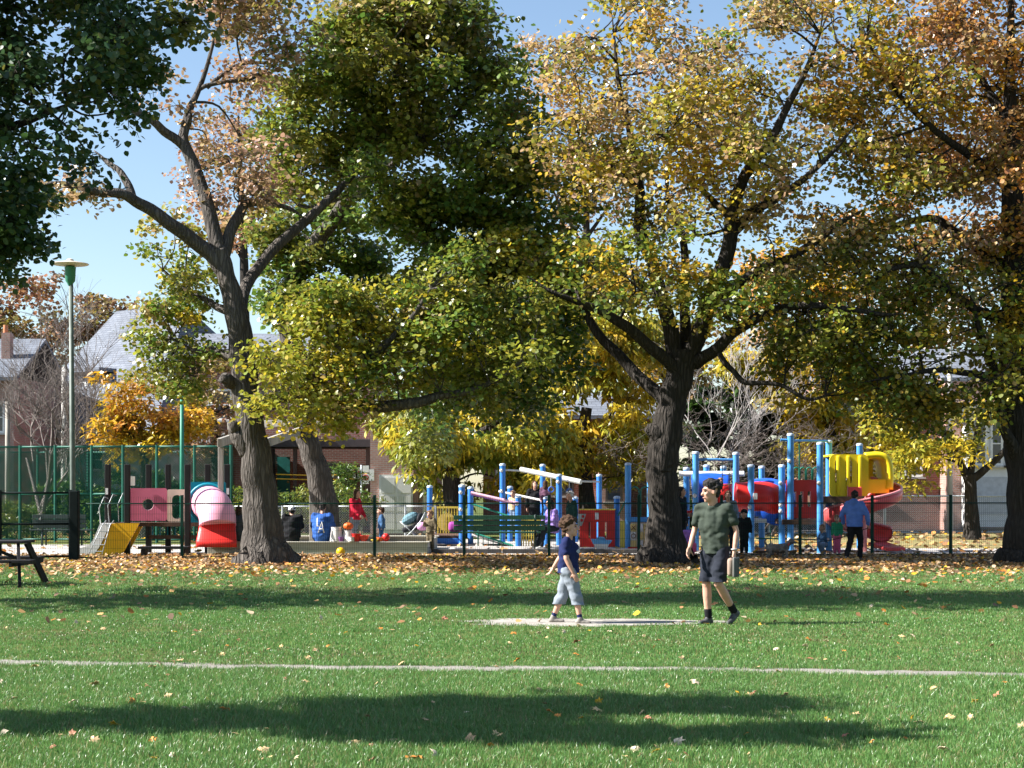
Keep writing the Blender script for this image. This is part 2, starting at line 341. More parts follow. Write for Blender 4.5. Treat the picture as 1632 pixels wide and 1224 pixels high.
# leaf colours (albedo)
DG = (.056, .115, .020); MG = (.115, .19, .026); YG = (.30, .31, .035); OL = (.21, .185, .030); YE = (.62, .45, .03); GO = (.60, .34, .02)
OR = (.52, .21, .04); TA = (.47, .31, .16); PK = (.43, .25, .17); RU = (.27, .11, .05); BR = (.18, .11, .062); BG = (.042, .085, .045)
LEAF_V = np.array([(0, 0, 0), (-.46, .28, .05), (-.40, .66, -.06), (0, 1.0, -.10), (.40, .66, -.06), (.46, .28, .05)])
LEAF_F = [(0, 1, 2, 3), (0, 3, 4, 5)]
LOC_V = np.array([(-.16, 0, 0), (.16, 0, 0), (.2, .6, .02), (0, 1.1, -.08), (-.2, .6, .02)])
LOC_F = [(0, 1, 2, 3, 4)]
def leaves(name, pos, size, cols, m, parent, org, tmpl=LEAF_V, tf=LEAF_F, outw=None, droop=.35):
    """one small leaf at every point; blades lie roughly level, tipped outward and down"""
    N = len(pos); az = RNG.uniform(0, 2 * np.pi, N)
    if outw is not None: az = np.arctan2(outw[:, 1], outw[:, 0]) + RNG.normal(0, .9, N) - np.pi / 2
    pitch = RNG.normal(-droop, .5, N); roll = RNG.normal(0, .6, N)
    T = tmpl[None] * (size[:, None, None]); c, s = np.cos(roll)[:, None], np.sin(roll)[:, None]
    x = T[..., 0] * c + T[..., 2] * s; z = -T[..., 0] * s + T[..., 2] * c; y = T[..., 1]
    c, s = np.cos(pitch)[:, None], np.sin(pitch)[:, None]; y, z = y * c - z * s, y * s + z * c
    c, s = np.cos(az)[:, None], np.sin(az)[:, None]; x, y = x * c - y * s, x * s + y * c
    V = np.stack([x, y, z], -1) + pos[:, None, :]
    o = fastmesh(name, V, len(tmpl), tf, cols, m, parent, org); o['kind'] = 'stuff'; return o
def pick(pal, n, rng=RNG):
    cs = np.array([c for c, _ in pal]); ws = np.array([q for _, q in pal], float); return cs[rng.choice(len(cs), n, p=ws / ws.sum())]

LD = 3.3
class Tree:
    def __init__(s, name, label, d, base_px, bark=BARK, group=None, leafm=None, cat='tree'):
        s.d = d; s.org = Vector((X(base_px, d), d, 0)); s.e = empty(name, s.org, label, cat, group); s.bark = bark
        s.node = []; s.rad = []; s.tw = MB(); s.LP = []; s.LS = []; s.LC = []; s.LO = []; s.lm = leafm or leafmat('leaf', .42, .36, .6)
    def limb(s, pts, n=10, name='limb', flare=None, wob=.05, per=5):
        """pts: (photo x, photo y, depth offset, radius m)"""
        A = np.array([(*P(px, py, s.d + dd), r) for px, py, dd, r in pts]); A = catmull(A, per)
        k = np.arange(len(A)); 
        if wob: 
            ph = RNG.uniform(0, 6, 3); A[-4:, 3] *= np.array([.85, .65, .45, .25]) if name == 'limb' else 1; amp = np.minimum(1, np.minimum(k, len(A) - 1 - k) / 3)[:, None]; A[:, :3] += wob * amp * np.stack([np.sin(k * .9 + ph[0]), np.sin(k * .7 + ph[1]), np.sin(k * 1.1 + ph[2])], 1) * (A[:, 3:4] * 2.5 + .10)
        MB().tube([p[:3] for p in A], [max(p[3], .008) for p in A], n, flare=flare).build(name, s.bark, s.e, True)
        for p in A: s.node.append(p[:3]); s.rad.append(p[3])
        return A
    def trunk(s, pts, lobes=5, fl=.55, n=28, seed=0):
        rr = random.Random(seed); ph = [rr.uniform(0, 6) for _ in range(4)]; z0 = 0.0
        def flare(i, k, a, p):
            h = max(p.z, 0); g = math.exp(-h / .38); knob = .05 * math.sin(a * 2 + h * 1.4 + ph[2]) + .035 * math.sin(a * 3 - h * 2.3 + ph[3])
            fl2 = math.exp(-h / 1.6)
            return 1 + fl * g * (.45 + .55 * math.sin(lobes * a + ph[0]) ** 2) + .10 * fl2 * math.sin(lobes * a + ph[0]) ** 2 - .05 * fl2 + knob
        pts = [(pts[0][0], pts[0][1] + 14, pts[0][2], pts[0][3])] + list(pts)
        return s.limb(pts, n, 'trunk', flare, .02, 8)
    def foliage(s, poly, dd, thick, spacing, dens, pal, leaf=.12, sparse=0.0, clump=.45, nl=26, flat=.6, twig=True, shade=None):
        """poly: crown outline in photo pixels at depth d+dd; boughs spread through it and through its thickness"""
        d = s.d + dd; p = np.array(poly, float); x0, y0 = p.min(0); x1, y1 = p.max(0); k = F / d
        area = 0; j = len(p) - 1
        for i in range(len(p)): area += (p[j][0] + p[i][0]) * (p[j][1] - p[i][1]); j = i
        area = abs(area / 2) / k / k
        nb = int(LD * area / (spacing * spacing) * dens * max(1, thick / spacing * .5)); bx = RNG.uniform(x0, x1, nb * 6); by = RNG.uniform(y0, y1, nb * 6)
        ok = in_poly(bx, by, poly); bx, by = bx[ok][:nb], by[ok][:nb]; nb = len(bx)
        dy = np.clip(RNG.normal(0, .5, nb), -1, 1) * thick
        B = np.stack([(bx - 816) / F * d, d + dy, CH + (HZ - by) / F * d], 1)
        if sparse:
            g = np.sin(B[:, 0] * 1.3 + B[:, 2] * .7) * np.sin(B[:, 2] * 1.6 - B[:, 0] * .5) + RNG.normal(0, .3, nb); B = B[g > np.quantile(g, sparse * .6)]
        cen = B.mean(0) if len(B) else s.org
        for b in B:
            nc = max(2, int(RNG.poisson(5.5))); R = spacing * RNG.uniform(.55, 1.0)
            v = RNG.normal(size=(nc, 3)); v /= np.linalg.norm(v, axis=1, keepdims=True); v[:, 2] *= flat; C = b + v * R * RNG.uniform(.35, 1.0, (nc, 1))
            bc = pick(pal, 1)[0] * RNG.uniform(.8, 1.2)
            for c in C:
                n = max(4, int(1.35 * nl * RNG.uniform(.5, 1.4) * (1 - sparse * .5))); q = RNG.normal(size=(n, 3)); q /= np.linalg.norm(q, axis=1, keepdims=True) + 1e-9
                q[:, 2] = q[:, 2] * flat; rr = RNG.uniform(.25, 1, (n, 1)) ** .6 * clump * RNG.uniform(.7, 1.3)
                pos = c + q * rr; pos[:, 2] -= .25 * (rr[:, 0] / clump) ** 2 * clump * .5
                cc = pick(pal, n); mixk = RNG.uniform(.25, .8, (n, 1)); cc = cc * (1 - mixk) + bc * mixk; cc *= RNG.uniform(.75, 1.25, (n, 1))
                s.LP.append(pos); s.LC.append(cc); s.LS.append(leaf * RNG.uniform(.65, 1.2, n)); s.LO.append(q + (c - b) * .5)
            if twig:
                s.reach(b, .035 * min(1, spacing), C)
    def reach(s, b, r0, ends):
        """branch from the nearest thicker node to a bough centre, then twigs to its clumps"""
        N = np.array(s.node); R = np.array(s.rad); dist = np.linalg.norm(N - b, axis=1) + np.where(N[:, 2] > b[2] + .6, 1.2, 0) + np.where(R < .02, .8, 0); i = int(dist.argmin()); a = N[i]; L = np.linalg.norm(b - a)
        r = min(R[i] * .8, .012 + .014 * L); m = a * .5 + b * .5 + RNG.normal(0, .09 * L + .01, 3); m[2] += .06 * L
        A = catmull(np.array([(*a, r), (*m, r * .75), (*b, max(r * .45, .008))]), 4); s.tw.tube([p[:3] for p in A], [p[3] for p in A], 5, cap=False)
        for p in A[2:]: s.node.append(p[:3]); s.rad.append(p[3])
        for c in ends:
            m2 = (b + c) / 2 + RNG.normal(0, .06, 3); s.tw.tube([b, m2, c], [max(r * .4, .007), .007, .005], 4, cap=False)
    def done(s, tmpl=LEAF_V, tf=LEAF_F, droop=.35):
        if s.tw.v: s.tw.build('twigs', s.bark, s.e)['kind'] = 'stuff'
        if s.LP:
            leaves('crown', np.concatenate(s.LP), np.concatenate(s.LS), np.concatenate(s.LC), s.lm, s.e, s.org, tmpl, tf, np.concatenate(s.LO), droop)
            s.n = sum(len(a) for a in s.LP); print('LEAVES', s.e.name, s.n)
        return s

# -- big maple left of centre
t = Tree('maple_tree', 'big forked maple with thick grey trunk and yellow-green boughs, left of centre before the fence', 36.6, 418)
t.trunk([(424, 902, 0, .39), (420, 850, 0, .37), (414, 790, 0, .35), (406, 720, 0, .33), (394, 640, 0, .31), (387, 570, 0, .275), (376, 500, 0, .23), (360, 435, 0, .19), (350, 398, 0, .17)], 5, 1.05, seed=3)
t.limb([(392, 615, 0, .2), (368, 608, -.2, .16), (357, 604, -.3, .12), (352, 603, -.35, .05)], name='knot')
t.limb([(398, 720, 0, .25), (380, 690, -.1, .2), (372, 678, -.18, .12), (369, 672, -.2, .04)], name='knot')
t.limb([(362, 440, 0, .17), (335, 405, 0, .165), (290, 370, -.3, .15), (240, 335, -.5, .13), (200, 312, -.8, .11), (150, 304, -1, .09), (100, 293, -1.3, .07), (40, 300, -1.6, .05), (-40, 285, -2, .03)])
t.limb([(212, 318, -.7, .09), (200, 285, -.5, .08), (180, 265, -.3, .06), (150, 240, 0, .04)])
t.limb([(352, 405, 0, .17), (332, 335, .2, .15), (312, 270, .4, .135), (294, 230, .5, .12), (297, 190, .6, .10), (318, 140, .8, .06), (340, 70, 1, .04), (362, 0, 1.2, .03), (375, -60, 1.2, .02)])
t.limb([(294, 234, .5, .11), (262, 208, .3, .10), (228, 184, .1, .08), (180, 150, 0, .05), (150, 110, 0, .03)])
t.limb([(296, 205, .6, .07), (303, 190, .5, .06), (302, 178, .5, .05)], name='limb')
t.limb([(318, 142, .8, .05), (345, 132, .8, .045), (400, 125, 1, .04), (450, 95, 1.2, .02)])
t.limb([(330, 140, .8, .045), (375, 105, 1, .04), (430, 98, 1.2, .03), (480, 80, 1.2, .02)])
t.limb([(356, 410, 0, .14), (372, 360, .3, .13), (390, 328, .6, .11), (420, 322, .9, .07), (455, 330, 1.2, .05), (490, 350, 1.4, .03)])
t.limb([(380, 520, 0, .15), (400, 440, 1, .13), (455, 380, 1.6, .12), (520, 322, 2.2, .10), (565, 275, 2.8, .07), (600, 220, 3.2, .04)])
t.limb([(398, 650, 0, .17), (440, 632, -.6, .14), (500, 634, -1.2, .13), (560, 640, -1.6, .125), (625, 648, -1.8, .12), (690, 634, -2, .10), (750, 622, -2, .07), (800, 600, -2, .05), (850, 560, -2, .03)])
t.limb([(400, 640, 0, .16), (450, 625, -1.4, .12), (520, 600, -1.8, .11), (560, 580, -2, .10), (620, 545, -2.2, .08), (660, 500, -2.3, .05), (700, 440, -2.3, .03)])
t.limb([(386, 570, 0, .14), (340, 560, .6, .08), (300, 555, .9, .05), (260, 530, 1.1, .03)])
t.limb([(375, 500, 0, .12), (330, 480, .7, .07), (280, 450, 1, .05), (250, 420, 1.1, .03)])
PYG = [(YG, 5), (OL, 3), (YE, 1.2), (MG, 3), (TA, 1.2)]
t.foliage([(238, 450), (280, 405), (308, 400), (322, 450), (330, 520), (334, 600), (310, 635), (260, 625), (232, 560), (228, 500)], 1.6, 1.5, .75, 1.8, PYG + [(MG, 2)], sparse=.3, leaf=.104, clump=.4)
t.foliage([(445, 495), (520, 470), (610, 455), (690, 505), (700, 570), (690, 600), (620, 620), (560, 640), (500, 655), (452, 640), (435, 560)], -1.8, 1.3, .8, 1.7, PYG + [(YE, 2), (YG, 3)], leaf=.104)
t.foliage([(440, 640), (540, 650), (580, 668), (545, 684), (480, 695), (445, 680)], -2.2, .8, .7, 1.6, [(YG, 5), (YE, 3), (OL, 2), (TA, 1)], leaf=.104)
t.foliage([(640, 450), (760, 400), (860, 470), (880, 560), (820, 630), (700, 640), (660, 560)], -1.8, 1.2, .85, 1.5, [(MG, 4), (DG, 2), (OL, 2), (YG, 4), (YE, 1)], leaf=.104)
t.foliage([(235, 150), (300, 60), (350, -60), (490, -60), (480, 70), (440, 140), (455, 230), (440, 320), (400, 340), (330, 300), (325, 215), (250, 210)], .8, 1.6, .85, .95, [(PK, 3), (TA, 3), (OL, 2), (BR, 1)], sparse=.6, clump=.45, nl=20, leaf=.104)
t.foliage([(330, -60), (480, -60), (485, 60), (450, 75), (440, 40), (380, 10), (345, 30)], .8, 1.5, .85, 1.0, [(OL, 3), (BR, 2), (TA, 2), (MG, 2)], sparse=.2)
t.foliage([(60, 270), (150, 250), (240, 270), (280, 330), (270, 345), (180, 320), (130, 330), (60, 335)], -.8, 1, .8, .6, [(OL, 3), (TA, 2), (PK, 1), (MG, 2)], sparse=.6, clump=.4)
t.foliage([(250, 350), (345, 310), (420, 300), (440, 380), (380, 420), (330, 390)], 1.4, 1, .8, .55, [(TA, 3), (PK, 2), (YG, 2)], sparse=.6, clump=.4)
t.done()

# -- dense green maple behind it
t = Tree('maple_tree', 'dense dark green dome-shaped maple with leaning trunk, behind the sandbox', 45.5, 530)
t.trunk([(524, 876, 0, .37), (520, 820, 0, .34), (508, 760, 0, .31), (494, 715, 0, .29), (484, 670, 0, .30), (472, 600, 0, .29), (462, 530, 0, .27), (455, 468, 0, .25)], 4, .3, seed=5)
t.limb([(455, 475, 0, .24), (478, 425, -.5, .22), (520, 365, -1.2, .20), (555, 320, -2, .17), (585, 280, -3.2, .14), (602, 200, -4.4, .11), (630, 110, -5.2, .07), (650, 30, -5.4, .04)])
t.limb([(470, 590, 0, .2), (560, 520, -1.4, .17), (650, 470, -2.6, .14), (720, 420, -4.4, .1), (790, 360, -5.2, .06)])
t.limb([(565, 305, -2.2, .13), (640, 250, -3.2, .1), (720, 190, -4.6, .07), (780, 120, -5.4, .04)])
t.limb([(520, 545, -.8, .14), (640, 560, -2.4, .12), (750, 590, -4.2, .09), (840, 590, -5, .05)])
PDG = [(MG, 5), (DG, 3), (OL, 3), (YG, 2)]
t.foliage([(432, 225), (428, 150), (500, 75), (540, 15), (600, -50), (720, -40), (765, 50), (835, 110), (850, 190), (835, 250), (750, 330), (600, 330), (560, 250), (440, 330)], -5.6, 1.8, 1.05, 2.0, [(OL, 4), (MG, 5), (DG, 1.5), (YG, 4), (TA, .8)], leaf=.128, clump=.44, nl=34)
t.foliage([(600, 300), (750, 300), (835, 240), (890, 330), (925, 400), (930, 470), (880, 540), (740, 520), (600, 440)], -5.6, 1.8, 1.05, 2.0, PDG, leaf=.128, clump=.44, nl=34)
t.foliage([(425, 320), (560, 320), (600, 440), (600, 560), (520, 520), (430, 480)], 0, 1.4, 1.0, 1.9, PDG, leaf=.14, clump=.5, nl=30)
t.foliage([(720, 470), (880, 500), (905, 600), (880, 650), (830, 680), (740, 650), (640, 620), (600, 540)], -5.4, 1.7, 1.05, 1.9, [(DG, 4), (MG, 4), (YG, 2)], leaf=.128, clump=.44, nl=34)
t.foliage([(650, 640), (700, 640), (710, 690), (690, 715), (660, 705)], 1.0, 1.5, .9, 1.4, [(MG, 3), (DG, 3), (YG, 2), (OL, 2)], twig=False, leaf=.13, clump=.5, nl=28)
t.foliage([(750, 400), (830, 360), (910, 400), (975, 420), (950, 480), (880, 490), (790, 470)], -7, 1.1, .9, 1.9, [(YG, 5), (MG, 3), (YE, 2), (TA, 1)], leaf=.12)
t.done()

# -- maple right of centre
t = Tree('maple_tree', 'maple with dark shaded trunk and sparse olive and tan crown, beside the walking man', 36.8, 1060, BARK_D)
t.trunk([(1060, 902, 0, .42), (1059, 850, 0, .36), (1057, 790, 0, .335), (1055, 745, 0, .35), (1062, 700, 0, .36), (1070, 650, 0, .31), (1082, 600, 0, .29), (1092, 562, 0, .28)], 5, .75, seed=8)
t.limb([(1062, 700, 0, .3), (1045, 690, -.1, .2), (1036, 682, -.15, .12), (1034, 676, -.15, .03)], name='knot')
t.limb([(1085, 600, 0, .16), (1042, 556, -.5, .13), (985, 512, -1, .11), (945, 490, -1.2, .08), (890, 470, -1.5, .05), (840, 440, -1.5, .03)])
t.limb([(1070, 650, 0, .15), (1010, 590, .6, .13), (960, 540, 1, .11), (930, 492, 1.2, .09), (900, 430, 1.3, .05)])
t.limb([(1082, 585, 0, .2), (1066, 520, 0, .17), (1042, 425, .2, .15), (1022, 375, .3, .14), (1018, 300, .4, .11), (1005, 220, .5, .08), (985, 120, .6, .05), (975, 20, .7, .03)])
t.limb([(1018, 300, .4, .08), (985, 270, .6, .05), (930, 240, .8, .04), (880, 200, 1, .02)])
t.limb([(1095, 575, 0, .2), (1128, 490, -.3, .18), (1160, 395, -.6, .16), (1170, 325, -.7, .14), (1188, 280, -.8, .12), (1235, 210, -1, .09), (1280, 120, -1.2, .06), (1320, 20, -1.3, .03)])
t.limb([(1163, 345, -.6, .1), (1135, 318, -.4, .07), (1118, 298, -.3, .06), (1130, 260, -.3, .05), (1110, 180, -.2, .04), (1120, 60, -.2, .02)])
t.limb([(1168, 370, -.6, .12), (1205, 335, -.9, .1), (1262, 300, -1.2, .08), (1320, 250, -1.5, .05), (1370, 190, -1.6, .03)])
t.limb([(1108, 580, 0, .15), (1150, 548, -.6, .125), (1195, 512, -1, .11), (1250, 490, -1.3, .09), (1320, 488, -1.6, .07), (1395, 500, -1.8, .05), (1440, 500, -2, .03)])
t.limb([(1140, 555, -.5, .07), (1165, 588, -.7, .06), (1190, 610, -.9, .055), (1240, 612, -1.1, .045), (1290, 636, -1.3, .035), (1345, 618, -1.5, .02)])
t.limb([(1150, 470, -.4, .12), (1210, 430, -.8, .10), (1270, 405, -1, .09), (1325, 365, -1.2, .07), (1375, 335, -1.3, .04)])
t.limb([(1092, 565, .1, .14), (1092, 480, .5, .11), (1088, 380, .8, .08), (1062, 300, 1, .05), (1080, 180, 1.1, .03)])
PT2 = [(OL, 4), (TA, 5), (YG, 4), (YE, 2), (PK, 2), (MG, 2.5), (GO, 1)]
t.foliage([(835, 120), (900, 30), (950, -70), (1340, -70), (1330, 60), (1290, 190), (1290, 290), (1230, 360), (1000, 390), (900, 340), (860, 240)], .2, 2.6, 1.0, 1.15, PT2, sparse=.45, clump=.5, nl=27, leaf=.104)
t.foliage([(1040, 60), (1130, 150), (1250, 170), (1280, 260), (1230, 330), (1130, 290), (1050, 230)], -1.5, 1.2, .9, 1.3, [(TA, 3), (PK, 1.5), (YE, 2), (YG, 2)], sparse=.25, leaf=.104)
t.foliage([(900, 400), (1000, 390), (1180, 370), (1300, 400), (1420, 450), (1430, 580), (1360, 640), (1250, 600), (1190, 540), (1130, 520), (1060, 500), (960, 490), (890, 470)], -.8, 1.8, .95, 1.7, [(OL, 5), (MG, 4), (BR, 1), (GO, 1.2), (YG, 3)], sparse=.2, leaf=.104)
t.foliage([(930, 250), (1010, 230), (1040, 360), (950, 380), (890, 330)], 1.5, 1.5, 1, 1.2, PT2, sparse=.4)
t.done()

# -- maple at the right edge
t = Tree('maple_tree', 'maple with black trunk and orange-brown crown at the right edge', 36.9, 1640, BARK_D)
t.trunk([(1640, 900, 0, .50), (1638, 850, 0, .45), (1636, 780, 0, .43), (1632, 700, 0, .42), (1622, 640, 0, .38), (1620, 560, 0, .34), (1618, 480, 0, .30), (1615, 380, 0, .25), (1612, 260, 0, .2), (1610, 120, 0, .12), (1612, -20, 0, .06)], 5, .5, seed=12)
t.limb([(1626, 740, 0, .2), (1603, 690, -.5, .11), (1592, 640, -.7, .09), (1585, 590, -.9, .08), (1560, 520, -1.2, .06), (1540, 440, -1.3, .03)])
t.limb([(1620, 520, 0, .18), (1570, 500, -.6, .11), (1520, 470, -1.1, .09), (1470, 425, -1.4, .07), (1420, 430, -1.6, .05), (1360, 470, -1.7, .03)])
t.limb([(1616, 440, 0, .16), (1560, 400, .4, .11), (1490, 350, .8, .09), (1430, 360, 1, .07), (1370, 390, 1.2, .05), (1310, 380, 1.3, .03)])
t.limb([(1613, 300, 0, .15), (1550, 250, -.4, .1), (1480, 200, -.8, .07), (1410, 120, -1, .05), (1370, 30, -1.1, .03)])
t.limb([(1611, 200, 0, .12), (1560, 120, .4, .08), (1530, 20, .8, .05), (1510, -60, 1, .03)])
t.limb([(1620, 560, 0, .14), (1680, 480, 0, .1), (1740, 380, 0, .06)])
t.limb([(1622, 620, 0, .12), (1570, 600, -1, .08), (1500, 590, -1.5, .06), (1430, 600, -1.8, .04), (1370, 610, -2, .02)])
PT3 = [(OL, 5), (BR, 2), (GO, 2), (TA, 2), (OR, 1.5), (MG, 2.5)]
t.foliage([(1295, 60), (1345, -70), (1480, -70), (1480, 150), (1500, 300), (1480, 400), (1400, 440), (1330, 420), (1280, 380), (1315, 220)], -.4, 2.2, 1.0, 1.7, PT3 + [(YG, 2), (PK, 1), (YE, 1)], sparse=.2, leaf=.104)
t.foliage([(1460, -70), (1770, -70), (1770, 300), (1690, 420), (1500, 400), (1480, 200)], .2, 2.6, 1.05, 1.8, [(OR, 3), (RU, 2), (GO, 2), (OL, 3), (TA, 3), (BR, 1)], sparse=.25, leaf=.104)
t.foliage([(1330, 420), (1480, 390), (1720, 400), (1740, 560), (1640, 640), (1560, 640), (1500, 680), (1420, 660), (1350, 610), (1310, 520)], -.6, 2.0, 1.0, 1.7, [(OL, 6), (MG, 4), (GO, 1.5), (BR, 1), (YE, 1), (YG, 2)], sparse=.2, leaf=.104)
t.foliage([(1390, 600), (1560, 620), (1600, 680), (1540, 690), (1460, 700), (1400, 680)], -1, 1.0, .8, 1.2, [(OL, 4), (MG, 3), (GO, 2)], sparse=.25, leaf=.104)
t.done()

# -- dark tree leaning in from the left
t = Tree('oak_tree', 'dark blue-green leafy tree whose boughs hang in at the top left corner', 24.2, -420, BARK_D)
t.trunk([(-420, 950, 0, .4), (-415, 700, 0, .34), (-400, 500, 0, .3), (-380, 300, 0, .26), (-360, 100, 0, .2)], 5, .5, seed=15)
t.limb([(-385, 340, 0, .2), (-250, 260, 0, .14), (-120, 220, 0, .1), (20, 200, 0, .06), (150, 150, 0, .03)])
t.limb([(-375, 200, 0, .18), (-250, 90, 0, .12), (-100, 20, 0, .08), (80, -40, 0, .04)])
t.limb([(-390, 420, 0, .14), (-260, 380, 0, .1), (-120, 380, 0, .05), (0, 380, 0, .02)])
PDB = [((.038, .08, .042), 4), ((.046, .095, .026), 4), ((.085, .14, .035), 3), (OL, 1)]
t.foliage([(-90, -160), (300, -140), (325, -40), (322, 40), (275, 90), (208, 130), (205, 228), (120, 288), (28, 312), (-90, 312)], 0, 1.4, .7, .95, PDB, leaf=.10, clump=.38, nl=30)
t.foliage([(-90, 315), (25, 315), (45, 350), (62, 380), (35, 412), (-90, 430)], 0, .8, .5, 1.3, PDB, leaf=.10, clump=.36, nl=26)
t.foliage([(-800, -500), (100, -500), (340, -160), (-90, -120), (-90, 400), (-350, 450), (-750, 300)], 0, 2.2, 1.3, .55, PDB, leaf=.22, clump=.8, nl=20, twig=False)
t.done()
# -- tree beyond the left edge whose shadow falls on the near grass
t = Tree('maple_tree', 'maple beyond the left edge of the view, shading the near lawn', 11.15, -1500, BARK_D)
t.trunk([(-1500, 1150, 0, .3), (-1495, 600, 0, .25), (-1480, 200, 0, .2), (-1450, -300, 0, .12), (-1440, -700, 0, .05)], 5, .5, seed=19)
t.limb([(-1480, 200, 0, .12), (-1200, 0, 0, .08), (-950, -120, 0, .05), (-750, -220, 0, .03)])
t.limb([(-1460, -200, 0, .1), (-1150, -420, .2, .07), (-900, -560, .3, .04)])
t.foliage([(-1880, 100), (-1430, -20), (-1030, 0), (-770, -150), (-850, -330), (-1230, -400), (-1830, -350)], -.1, .32, .5, .5, PDG, leaf=.17, clump=.35, nl=11)
t.foliage([(-1830, -500), (-1330, -480), (-950, -560), (-890, -760), (-1330, -860), (-1730, -800)], .55, .22, .5, .45, PDG, leaf=.17, clump=.35, nl=11)
t.foliage([(-1430, -300), (-930, -330), (-630, -420), (-650, -520), (-1030, -540), (-1430, -460)], -.75, .14, .45, .6, PDG, leaf=.17, clump=.3, nl=11)
t.done()
# ------------------------------------------------------------------ background: houses
def brick_mat(name, c1, c2, mortar, sc=1.0):
    if name in _M: return _M[name]
    m = bpy.data.materials.new(name); m.use_nodes = True; n = m.node_tree.nodes; L = m.node_tree.links; b = n['Principled BSDF']; b.inputs['Roughness'].default_value = .9
    tc = n.new('ShaderNodeTexCoord'); mp = n.new('ShaderNodeMapping'); mp.inputs['Rotation'].default_value = (math.radians(-90), 0, 0); L.new(tc.outputs['Object'], mp.inputs[0])
    br = n.new('ShaderNodeTexBrick'); br.inputs['Scale'].default_value = 1.0; br.inputs['Brick Width'].default_value = .22 * sc; br.inputs['Row Height'].default_value = .075 * sc; br.inputs['Mortar Size'].default_value = .008 * sc
    br.inputs['Color1'].default_value = (*c1, 1); br.inputs['Color2'].default_value = (*c2, 1); br.inputs['Mortar'].default_value = (*mortar, 1); L.new(mp.outputs[0], br.inputs['Vector'])
    no = n.new('ShaderNodeTexNoise'); no.inputs['Scale'].default_value = 1.1; no.inputs['Detail'].default_value = 6; L.new(tc.outputs['Object'], no.inputs['Vector'])
    mr = n.new('ShaderNodeMapRange'); mr.inputs[1].default_value = .3; mr.inputs[2].default_value = .7; mr.inputs[3].default_value = .75; mr.inputs[4].default_value = 1.2; L.new(no.outputs[0], mr.inputs[0])
    mx = n.new('ShaderNodeMix'); mx.data_type = 'RGBA'; mx.blend_type = 'MULTIPLY'; mx.inputs[0].default_value = 1; L.new(br.outputs['Color'], mx.inputs[6]); L.new(mr.outputs[0], mx.inputs[7]); L.new(mx.outputs[2], b.inputs['Base Color'])
    bp = n.new('ShaderNodeBump'); bp.inputs['Distance'].default_value = .01; bp.invert = True; L.new(br.outputs['Fac'], bp.inputs['Height']); L.new(bp.outputs[0], b.inputs['Normal'])
    _M[name] = m; return m
BRICK = brick_mat('red_brick', (.30, .125, .095), (.23, .095, .075), (.34, .30, .27))
BRICK2 = brick_mat('pink_brick', (.42, .235, .19), (.36, .19, .155), (.42, .38, .34))
SHING = brick_mat('grey_shingle', (.125, .14, .17), (.16, .175, .205), (.095, .105, .13), 1.6)
M_WHITE = mat('white_paint', (.78, .77, .74), .5, .06, 5); M_TRIMD = mat('dark_trim', (.05, .04, .035), .7, .2); M_GLASS = mat('window_glass', (.05, .06, .075), .08, .3, 2, spec=.6)
M_SIDE = mat('pale_siding', (.55, .57, .60), .8, .1, 4); M_TEAL = mat('teal_paint', (.03, .20, .18), .5, .15); M_WOODG = mat('grey_wood', (.31, .285, .25), .85, .25, 6, bump=.004, bscale=30, stretch=(1, 1, .2))
M_CONC = mat('pale_concrete', (.5, .48, .45), .9, .12, 6, bump=.003)
def box_of(x0, x1, y0, y1, d, dep):
    """photo rectangle at depth d turned into a real box: centre and size"""
    xa, xb = X(x0, d), X(x1, d); za, zb = Z(y1, d), Z(y0, d); return ((xa + xb) / 2, d + dep / 2, (za + zb) / 2), (xb - xa, dep, zb - za)
def part_box(nm, m, par, x0, x1, y0, y1, d, dep, bev=0.0, smooth=False):
    c, s = box_of(x0, x1, y0, y1, d, dep); return MB().box(c, s, None, bev).build(nm, m, par, smooth)
def window(par, x0, x1, y0, y1, d, frame=None, nm='window', cols=1, rows=2):
    """d: face of the wall. frame ring proud of the wall, glass recessed, glazing bars"""
    xa, xb, za, zb = X(x0, d), X(x1, d), Z(y1, d), Z(y0, d); t = .09; o = [(xa, za), (xb, za), (xb, zb), (xa, zb)]; h = [(xa + t, za + t), (xb - t, za + t), (xb - t, zb - t), (xa + t, zb - t)]
    f = MB().prism(o, d - .06, d - .003, [h]).build(nm, frame or M_WHITE, par)
    MB().prism(h, d - .022, d - .004).build('pane', M_GLASS, f)
    b = MB()
    for k in range(1, rows): zz = za + t + (zb - za - 2 * t) * k / rows; b.box(((xa + xb) / 2, d - .04, zz), (xb - xa - 2 * t - .002, .03, .05))
    for k in range(1, cols): xx = xa + t + (xb - xa - 2 * t) * k / cols; b.box((xx, d - .041, (za + zb) / 2), (.05, .03, zb - za - 2 * t - .002))
    if b.v: b.build('glazing_bar', frame or M_WHITE, f)
    MB().box(((xa + xb) / 2, d - .09, za - .04), (xb - xa + .2, .17, .08)).build('sill', M_CONC, f)
